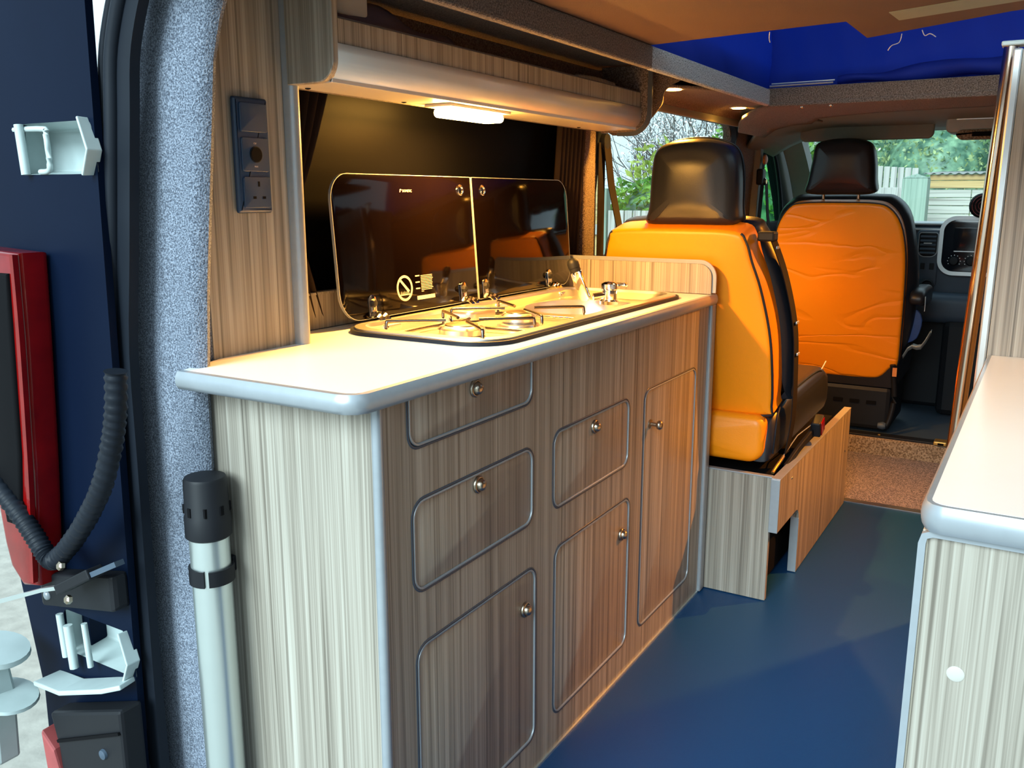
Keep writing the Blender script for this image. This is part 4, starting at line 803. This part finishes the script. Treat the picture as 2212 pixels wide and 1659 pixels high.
MB().box(-.525, -.508, 4.03, 4.035, .335, .372).build('strap_tab', 'orange_w', pc)
pf_ = cr_outline([(-.22, .02), (0, .01), (.22, .02), (.28, .10), (.305, .25), (.308, .42), (.29, .58), (.262, .70), (.205, .762), (.14, .772), (0, .774), (-.14, .772), (-.205, .762), (-.262, .70), (-.29, .58), (-.308, .42), (-.305, .25), (-.28, .10)], 4)
MB().pillow(pf_, .06, .20, .05, PO, X, PV, PW, b1=.01).build('backrest_front', 'black', ps, smooth=60)
PH = PO + PV * .800 + PW * .0
hd2 = cr_outline([(-.135, .005), (0, 0), (.135, .005), (.138, .06), (.132, .14), (.112, .20), (.06, .222), (0, .226), (-.06, .222), (-.105, .205), (-.118, .14), (-.132, .06)], 5)
MB().pillow(hd2, 0, .11, .036, PH, X, HV, HW, b0=.012, b1=.01, seg=6).build('headrest', 'black', ps, smooth=70, soft=5)
for dx in (-.07, .07):
    MB().tube([PH + Vector((dx, 0, 0)) + HW * .05 - PV * .05, PH + Vector((dx, 0, 0)) + HW * .05 + HV * .04], .007, 8).build('headrest_post', 'chrome', ps, smooth=60)
MB().pillow([(4.10, .27), (4.50, .28), (4.54, .36), (4.48, .42), (4.20, .41), (4.08, .36)], -.53, 0, .03, (-.51, 0, 0), Y, Z, X).build('cushion', 'black', ps, smooth=60)
MB().box(-1.02, -.53, 4.10, 4.48, .075, .27).build('seat_pedestal', 'blackp', ps, bevel=.02)
for k in range(6):
    MB().box(-.98 + k * .07, -.94 + k * .07, 4.094, 4.10, .19, .205).build('pedestal_slot', 'hole', ps)
MB().tube(smooth_pts([(-.53, 4.06, .38), (-.515, 4.08, .24), (-.525, 4.07, .14), (-.54, 4.06, .10)], 4), .012, 8).build('recliner_lever', 'blackp', ps, smooth=60)
MB().lathe((-.545, 4.03, .115), X, [(.012, -.02), (.018, 0), (.012, .012)], 14).build('foot_roller', 'dash', ps, smooth=50)
MB().pillow(cr_outline([(-.13, -.025), (.12, -.04), (.15, -.01), (.14, .035), (.05, .045), (-.12, .035)], 4), -.03, .03, .018, (-.455, 4.16, .668), Y, Z, X).build('armrest', 'black', ps, smooth=60)
MB().sweep(smooth_pts([(-.424, 4.03, .68), (-.423, 4.035, .65), (-.424, 4.04, .62)], 3), [(-.001, -.006), (.001, -.006), (.001, .006), (-.001, .006)], up=(0, 1, 0)).build('armrest_seam', 'silver', ps.children[-1], smooth=40)
# clutter beside passenger seat
tag(MB().pillow(cr_outline([(0, 0), (.045, .02), (.06, .10), (.03, .145), (.012, .08)], 3), 0, .012, .004, (-.50, 4.14, .47), X, Z, Y).build('blue_bag', 'bluebag', smooth=50), 'small blue bag corner beside the passenger seat', 'bag')
tag(MB().grid(lambda a, b: (-.50 + .10 * a, 4.10 + .05 * b, .40 + .10 * a + .02 * math.sin(7 * a) + .035 * abs(b - .5)), 6, 4).build('crumpled_wrapper', 'foil', smooth=20, solid=.002), 'crumpled pale wrapper beside the passenger seat', 'wrapper')
# cab belt on B pillar
cb_ = empty('seat_belt', (-1.13, 4.06, .9), 'black cab seat belt hanging from the grey pillar by the door window', 'seat belt')
MB().box(-1.155, -1.125, 4.03, 4.085, 1.135, 1.205).build('height_adjuster', 'blackp', cb_, bevel=.008)
MB().lathe((-1.13, 4.065, 1.15), X, [(.015, 0), (.017, .008), (.010, .014)], 14).build('anchor', 'chrome', cb_, smooth=40)
MB().sweep([(-1.118, 4.07, 1.145), (-1.112, 4.10, 1.0), (-1.10, 4.12, .9)], [(-.0012, -.02), (.0012, -.02), (.0012, .02), (-.0012, .02)], up=(0, 1, 0)).build('webbing', 'belt', cb_, smooth=50)
MB().sweep([(-1.13, 4.055, 1.14), (-1.135, 4.035, .9)], [(-.0012, -.02), (.0012, -.02), (.0012, .02), (-.0012, .02)], up=(0, 1, 0)).build('webbing', 'belt', cb_, smooth=50)
MB().lathe((-1.135, 4.075, 1.245), X, [(.022, 0), (.022, .008), (.012, .014)], 14).build('coat_hook', 'orange_w', cb_, smooth=40)

# ================================================================== CAB: VISOR, CONSOLE, DASH
vz = empty('sun_visor', (-.7, 4.1, 1.37), 'grey sun visor folded up above the windscreen', 'visor')
MB().pillow(rrect(-.985, -.455, 0, .085, .025, 6), 0, .02, .009, (0, 4.07, 1.318), X, Vector((0, .25, 1)).normalized(), Vector((0, 1, -.25)).normalized()).build('visor_pad', 'headliner', vz, smooth=60)
MB().tube([(-.99, 4.10, 1.395), (-.45, 4.10, 1.395)], .006, 8).build('pivot_rod', 'headliner', vz, smooth=60)
oc = empty('roof_console', (-.28, 4.0, 1.36), 'grey overhead lamp console beside the sun visor', 'console')
MB().pillow(rrect(-.40, -.17, 1.325, 1.392, .022, 6), 0, .14, .012, (0, 3.93, 0), X, Z, Y).build('housing', 'headlight', oc, smooth=50)
MB().pillow(rrect(-.365, -.20, 1.372, 1.382, .004, 4), -.004, 0, .002, (0, 3.93, 0), X, Z, Y).build('lamp_bar', 'silver', oc, smooth=40)
MB().pillow(rrect(-.36, -.22, 1.300, 1.335, .012, 5, (.02, .008, .008, .02)), -.03, .05, .006, (0, 3.95, 0), X, Z, Y).build('switch_pod', 'stepcarpet', oc, smooth=50)
MB().box(-.305, -.235, 3.916, 3.921, 1.309, 1.326).build('switch_slot', 'hole', oc)
db = empty('dashboard', (-.4, 4.75, .5), 'dark slate dashboard with silver framed centre stack', 'dashboard')
MB().pillow(rrect(-1.12, .44, .55, .955, .05, 5), 0, .32, .03, (0, 4.70, 0), X, Z, Y).build('dash_body', 'dash', db, smooth=50)
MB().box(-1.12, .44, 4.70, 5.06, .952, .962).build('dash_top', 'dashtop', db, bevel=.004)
MB().box(-.62, -.45, 4.694, 4.70, .928, .938).build('trim_strip', 'silver', db, bevel=.002)
MB().pillow(rrect(-.555, -.455, .66, .93, .02, 5), -.01, .01, .006, (0, 4.70, 0), X, Z, Y).build('vent_panel', 'dash', db, smooth=50)
vt = MB().pillow(rrect(-.545, -.462, .805, .918, .025, 6, (.03, .03, .012, .012)), -.016, -.008, .004, (0, 4.70, 0), X, Z, Y).build('air_vent', 'blackp', db, smooth=50)
for k in range(5):
    MB().box(-.538, -.469, 4.676, 4.684, .818 + k * .019, .828 + k * .019).build('vent_slat', 'dash', vt, bevel=.002)
MB().box(-.522, -.486, 4.672, 4.678, .866, .871).build('vent_tab', 'silver', vt, bevel=.001)
MB().sweep([(u, 4.682, v) for u, v in rrect(-.545, -.462, .805, .918, .025, 6, (.03, .03, .012, .012))], [(-.002, -.002), (.002, -.002), (.002, .002), (-.002, .002)], closed=True, up=Y).build('vent_bezel', 'edge', vt, smooth=40)
for dx in (-.53, -.49):
    MB().box(dx, dx + .02, 4.685, 4.69, .745, .775).build('switch', 'blackp', db, bevel=.002)
sc = MB().pillow(rrect(-.445, -.12, .735, .985, .06, 8), -.02, .01, .008, (0, 4.69, 0), X, Z, Y).build('centre_stack', 'screen', db, smooth=50)
MB().sweep([(u, 4.668, v) for u, v in rrect(-.448, -.117, .732, .988, .062, 8)], [(-.009, -.006), (.009, -.006), (.007, .006), (-.007, .006)], closed=True, up=Y).build('silver_frame', 'silver', sc, smooth=40)
MB().pillow(rrect(-.395, -.17, .835, .945, .006, 3), -.005, 0, .002, (0, 4.672, 0), X, Z, Y).build('display', 'screen', sc, smooth=40)
MB().box(-.39, -.17, 4.665, 4.668, .833, .837).build('display_edge', 'silver', sc)
for kx in (-.385, -.315, -.245):
    kb = MB().lathe((kx, 4.67, .79), (0, -1, 0), [(.022, 0), (.020, .012), (.016, .016), (.002, .017)], 18).build('dial', 'blackp', sc, smooth=40)
    for a in range(-30, 211, 30):
        MB().box(kx + .027 * math.cos(R(a)) - .0015, kx + .027 * math.cos(R(a)) + .0015, 4.668, 4.6695, .79 + .027 * math.sin(R(a)) - .0015, .79 + .027 * math.sin(R(a)) + .0015).build('dial_mark', 'silver', kb)
MB().pillow(rrect(-.62, -.1, .50, .64, .05, 5), -.10, .1, .04, (0, 4.70, 0), X, Z, Y).build('lower_shelf', 'dash', db, smooth=50)
MB().lathe((-.49, 4.66, .668), (0, -1, .4), [(.03, 0), (.032, .01), (.024, .012), (.022, .004)], 16).build('cup_holder', 'blackp', db, smooth=40)
MB().box(-.40, .1, 4.60, 4.9, .062, .52).build('console_base', 'blackp', db, bevel=.03)
MB().box(-.62, .44, 4.78, 5.2, .062, .50).build('bulkhead', 'blackp', db, bevel=.02)
fn_ = empty('clip_fan', (-.285, 4.60, .985), 'small round wire grille fan on the dashboard beside the metal pole', 'fan')
MB().lathe((-.288, 4.60, 1.045), (.3, -1, 0), [(.002, -.004), (.05, -.004), (.055, .005), (.05, .014), (.002, .02)], 26).build('grille', 'blackp', fn_, smooth=50)
for r in (.02, .033, .046):
    MB().tube([Vector((-.288, 4.60, 1.045)) + Vector((.3, -1, 0)).normalized() * .022 + Vector((1, .3, 0)).normalized() * r * math.cos(R(t)) + Vector((0, 0, r * math.sin(R(t)))) for t in range(0, 360, 20)], .0015, 5, closed=True).build('grille_ring', 'reflector', fn_, smooth=60)
MB().tube([(-.285, 4.61, .985), (-.285, 4.61, 1.0)], .01, 8).build('stand', 'blackp', fn_)
tag(MB().pillow(rrect(-1.035, -1.005, 1.215, 1.245, .005, 3), 0, .01, .003, (0, 4.62, 0), X, Z, Y).build('windscreen_sensor', 'blackp', smooth=40), 'small black box stuck to the windscreen by the pillar', 'sensor')
tag(MB().lathe((-.55, 3.99, .083), Z, [(.006, 0), (.005, .003), (.001, .004)], 8).build('step_bolt', 'cable', smooth=40), 'small brass bolt in the black sill strip below the passenger seat', 'bolt')
sc_ = empty('sill_latch', (-.31, 3.99, .08), 'yellow brown latch on the cab step edge', 'latch')
MB().box(-.335, -.285, 3.958, 4.02, .076, .092).build('latch_plate', 'cable', sc_, bevel=.004)
MB().box(-.318, -.296, 3.952, 3.958, .080, .088).build('latch_slot', 'hole', sc_)

# ================================================================== RIGHT UNIT
rc = empty('side_cabinet', (.1, 1.06, 0), 'pale zebrano cabinet at the right edge under a white top', 'cabinet')
B(-.085, .40, 1.066, 1.080, .002, .713).build('end_panel', 'wood', rc, bevel=.001)
B(-.092, -.078, 1.07, 2.16, .002, .713).build('side_panel', 'wood', rc, bevel=.001)
MB().sweep([(-.091, 1.064, .002), (-.091, 1.064, .70), (-.089, 1.064, .709), (-.080, 1.064, .713), (.40, 1.064, .713)], [(-.004, -.005), (.004, -.005), (.004, .005), (-.004, .005)], up=(0, 1, 0)).build('edge_moulding', 'edge', rc, smooth=50)
MB().lathe((-.043, 1.066, .548), (0, -1, 0), [(.0095, 0), (.0095, .0008), (.008, .0014), (.001, .0016)], 20).build('cover_cap', 'paper', rc, smooth=40)
rc.children[-1].data.materials[0] = plain('beige_cover_cap', (.50, .45, .36), .5, noise=.05)
B(-.085, .40, 1.08, 2.16, .01, .70).build('carcass', 'hole', rc)
rw = empty('side_worktop', (.1, 1.05, .715), 'white worktop on the pale cabinet at the right edge', 'worktop')
ro = rrect(-.086, .40, 1.056, 2.16, .012, 4, (.018, .0, 0, 0))
MB().plate(ro, [], lambda u, v, wv: (u, v, .750 + wv), -.032).build('top_board', 'white', rw)
MB().sweep([(-.089, 2.16, .733), (-.089, 1.076, .733), (-.087, 1.065, .733), (-.082, 1.057, .733), (-.072, 1.053, .733), (.40, 1.053, .733)], [(a, b * 1.22) for a, b in eprof]).build('edge_moulding', 'edge', rw, smooth=50)
wd = empty('tall_wardrobe', (.1, 2.16, 0), 'tall pale zebrano wardrobe behind the right worktop', 'wardrobe')
MB().plate([(-.101, .002), (.41, .002), (.41, 1.378), (-.091, 1.378)], [], lambda u, v, wv: (u, 2.163 + wv, v), .016).build('side_panel', 'wood', wd, bevel=.001)
MB().sweep([(-.112, 2.172, .002), (-.100, 2.172, 1.38)], [(-.009, -.010), (.009, -.010), (.009, .010), (-.009, .010)], up=(0, 1, 0)).build('edge_moulding', 'silver', wd, bevel=.004)
B(-.09, .41, 2.18, 2.58, .002, 1.378).build('carcass', 'wood', wd)
pl_ = empty('grab_pole', (-.15, 2.24, 0), 'polished copper tinted metal pole beside the tall wardrobe', 'pole')
MB().tube([(-.164, 2.24, .002), (-.116, 2.24, 1.404)], .0148, 20).build('tube', 'pole', pl_, smooth=60)
MB().box(-.135, -.085, 2.22, 2.26, 1.394, 1.404).build('ceiling_bracket', 'paint_in', pl_, bevel=.003)

# ================================================================== OUTSIDE
struct(B(-60, 60, -40, 80, -.60, -.56).build('ground', 'gravel'), 'gravel drive outside')
stn = MB()
for i in range(500):
    x = -1.75 + random.random() * .6; y = .25 + random.random() * 1.0; r = .008 + random.random() * .014; z = -.557
    stn.lathe((x, y, z), (random.random() - .5, random.random() - .5, 1), [(r * .6, 0), (r, r * .35), (r * .7, r * .8), (r * .2, r)], 6)
g_ = stn.build('loose_gravel', 'stone'); g_['kind'] = 'stuff'; tag(g_, 'pale loose gravel on the ground beside the bumper', 'gravel')
ms = MB().grid(lambda a, b: (-3.4 + 1.2 * a, 1.9 + 2.2 * b, -.555 + .05 * math.sin(9 * a) * math.sin(7 * b)), 16, 16).build('moss_patch', 'moss', smooth=60)
ms['kind'] = 'stuff'; tag(ms, 'yellow green moss beside the drive, far left edge', 'moss')
def leaf_cloud(mb, c, rad, n, size, flat=1.0, shell=.55):
    cx, cy, cz = c; rx, ry, rz = rad
    for i in range(n):
        while True:
            p = Vector((random.uniform(-1, 1), random.uniform(-1, 1), random.uniform(-1, 1)))
            if shell < p.length < 1 + .12 * math.sin(9 * p.x + 7 * p.z): break
        o = Vector((cx + p.x * rx, cy + p.y * ry, cz + p.z * rz))
        d = Vector((random.gauss(0, 1), random.gauss(0, 1), random.gauss(.2, .8))).normalized(); s = d.orthogonal().normalized()
        s = Matrix.Rotation(random.random() * 6.28, 3, d) @ s; L = size * random.uniform(.6, 1.4)
        mb.add([o, o + d * L * .5 + s * L * .22, o + d * L, o + d * L * .5 - s * L * .22], [(0, 1, 2, 3)])
    return mb
def bush(name, label, cat, c, rad, n, size, mat, trunk=True, group=None, core=True):
    r = empty(name, (c[0], c[1], -.56), label, cat, group)
    leaf_cloud(MB(), c, rad, n, size).build('foliage', mat, r, fixn=False)
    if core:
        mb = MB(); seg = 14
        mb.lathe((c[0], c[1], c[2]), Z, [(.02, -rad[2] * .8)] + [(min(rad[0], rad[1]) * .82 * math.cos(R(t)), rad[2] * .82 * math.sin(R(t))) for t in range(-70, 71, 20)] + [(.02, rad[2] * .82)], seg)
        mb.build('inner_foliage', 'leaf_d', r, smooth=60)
    MB().tube([(c[0], c[1], -.56), (c[0] + .05, c[1], c[2])], .05, 8).build('stem', 'twig', r)
    return r
# hedge behind the shed, seen through the windscreen
bush('hedge_shrub', 'dark green bush behind the gate, left in the windscreen', 'bush', (-2.35, 12.6, 1.30), (1.0, .9, 1.1), 6000, .065, 'leaf_d', group='hedge bushes')
bush('hedge_shrub', 'grass green shrub behind the post in the windscreen', 'bush', (-1.25, 12.0, 1.25), (1.0, .8, .95), 6000, .065, 'leaf_m', group='hedge bushes')
bush('hedge_shrub', 'yellow green shrub over the shed roof beside the pole', 'bush', (.25, 11.8, 1.2), (1.1, .8, .95), 6000, .065, 'leaf_m', group='hedge bushes')
bush('hedge_tree', 'tall blue green tree above the hedge in the windscreen', 'tree', (-1.9, 16, 2.6), (1.9, 1.2, 1.15), 7000, .09, 'leaf_d', group='hedge bushes')
bush('hedge_tree', 'tall pale green tree above the shed roof', 'tree', (.8, 16, 2.5), (2.2, 1.2, 1.25), 7000, .09, 'leaf_m', group='hedge bushes')
# gate, post, shed
def plank(name, mat, parent, x0, x1, y0, y1, z0, z1, bv=.004): return B(x0, x1, y0, y1, z0, z1).build(name, mat, parent, bevel=bv, seg=1)
gt = empty('picket_gate', (-1.25, 8.4, -.56), 'pale vertical board gate left of the thick green post', 'gate')
for k in range(11): plank('board', 'gatewood', gt, -1.64 + k * .056, -1.64 + k * .056 + .048, 8.40, 8.42, -.5, 1.36 - .004 * k)
plank('rail', 'gatewood', gt, -1.42, -1.05, 8.37, 8.40, 1.06, 1.16); plank('rail', 'gatewood', gt, -1.42, -1.05, 8.37, 8.40, .2, .3)
plank('stile', 'gatewood', gt, -1.45, -1.36, 8.36, 8.40, -.5, 1.25); plank('stile', 'gatewood', gt, -1.115, -1.07, 8.34, 8.38, -.5, 1.19)
plank('latch_post', 'postwood', gt, -1.60, -1.44, 8.25, 8.34, -.56, 1.22)
gp = empty('gate_post', (-1.0, 8.0, -.56), 'thick green weathered timber post in front of the shed', 'post')
MB().pillow(rrect(-1.09, -.90, 7.95, 8.14, .01, 2), -.56, 1.235, .012, (0, 0, 0), X, Y, Z, seg=1).build('timber', 'postwood', gp)
MB().add([(-1.09, 7.95, 1.23), (-.90, 7.95, 1.23), (-.90, 8.14, 1.23), (-1.09, 8.14, 1.23), (-.995, 8.045, 1.265)], [(0, 1, 4), (1, 2, 4), (2, 3, 4), (3, 0, 4)]).build('chamfered_top', 'postwood', gp)
sh = empty('timber_shed', (-.4, 9.0, -.56), 'low timber shed of pale horizontal boards with corrugated roof', 'shed')
zb = .50
for k in range(9):
    for (a, b) in ((-1.0, -.66), (-.655, -.2), (-.195, .5)): plank('board', 'rawwood', sh, a, b, 9.0 + .004 * (k % 2), 9.02 + .004 * (k % 2), zb + k * .072, zb + k * .072 + .068)
plank('plinth_board', 'rawwood', sh, -1.0, .5, 9.0, 9.02, -.56, zb - .004)
plank('fascia_board', 'yellowwood', sh, -1.0, .5, 8.97, 8.99, 1.225, 1.275); plank('fascia_board', 'yellowwood', sh, -1.0, .5, 8.98, 9.0, 1.155, 1.222)
MB().grid(lambda a, b: (-1.05 + 1.6 * a, 8.93 + 1.6 * b, 1.283 + .007 * math.sin(a * 2 * math.pi * 24) + .05 * b), 192, 2).build('corrugated_roof', 'roofsheet', sh, smooth=60, solid=.004)
# beyond the side windows
lb = bush('laurel_bush', 'glossy green laurel bush seen through the sliding door window', 'bush', (-3.80, 9.2, .62), (.52, .6, .68), 3200, .085, 'leaf_l')
bush('laurel_bush', 'tall yellow green shoots above the laurel bush', 'bush', (-3.95, 9.9, 1.20), (.34, .3, .55), 420, .11, 'leaf_y', core=False)
bush('garden_shrub', 'bright green shrub filling the passenger door window', 'bush', (-2.9, 10.6, 1.15), (.62, .6, 1.3), 4500, .085, 'leaf_l')
def twig_tree(name, label, base, h, n, spread, seed, bl):
    random.seed(seed); r = empty(name, base, label, 'tree'); mb = MB(); lf = MB(); B0 = Vector(base)
    def grow(p, d, L, rad, lev):
        q = p + d * L; mb.tube([p, (p + q) / 2 + Vector((random.gauss(0, 1), random.gauss(0, 1), random.gauss(0, 1))) * L * .06, q], rad, 4, scl=[1, .85, .7])
        if lev == 0:
            for k in range(3):
                o = q + Vector((random.gauss(0, .05), random.gauss(0, .05), random.gauss(0, .05))); s = bl * random.uniform(.6, 1.3)
                d2 = Vector((random.gauss(0, 1), random.gauss(0, 1), random.gauss(0, 1))).normalized(); e = d2.orthogonal().normalized() * s
                lf.add([o, o + d2 * s + e * .4, o + d2 * 1.6 * s, o + d2 * s - e * .4], [(0, 1, 2, 3)])
            return
        for k in range(random.choice((2, 3, 3))):
            d2 = (d + Vector((random.gauss(0, spread), random.gauss(0, spread), random.gauss(.15, spread * .7)))).normalized()
            grow(p.lerp(q, random.uniform(.6, 1)), d2, L * random.uniform(.65, .85), rad * .62, lev - 1)
    for k in range(n): grow(B0, Vector((random.gauss(0, .35), random.gauss(0, .35), 1)).normalized(), h * .34, .03, 5)
    mb.build('branches', 'twig', r, fixn=False); lf.build('blossom', 'blossom', r, fixn=False); return r
twig_tree('blossom_tree', 'bare twiggy blossom tree against the white sky', (-4.35, 12.4, -.56), 3.6, 7, .42, 5, .03)
random.seed(11)
fe = empty('garden_fence', (-4.0, 6.6, -.56), 'pale timber fence beyond the sliding door window, beside the seat belt', 'fence')
for k in range(6): plank('board', 'yellowwood' if k % 2 else 'gatewood', fe, -4.36 + k * .10, -4.275 + k * .10, 8.0, 8.02, -.56, 1.42)
plank('rail', 'gatewood', fe, -4.36, -3.77, 7.96, 8.0, .72, .82)
plank('post', 'postwood', fe, -3.77, -3.69, 7.92, 8.02, -.56, 1.16)
pf = empty('picket_edging', (-3.6, 7.4, -.56), 'low pale picket edging below the laurel bush', 'fence')
for k in range(9): plank('picket', 'gatewood', pf, -3.66 + k * .085, -3.585 + k * .085, 7.9, 7.92, -.56, .955)
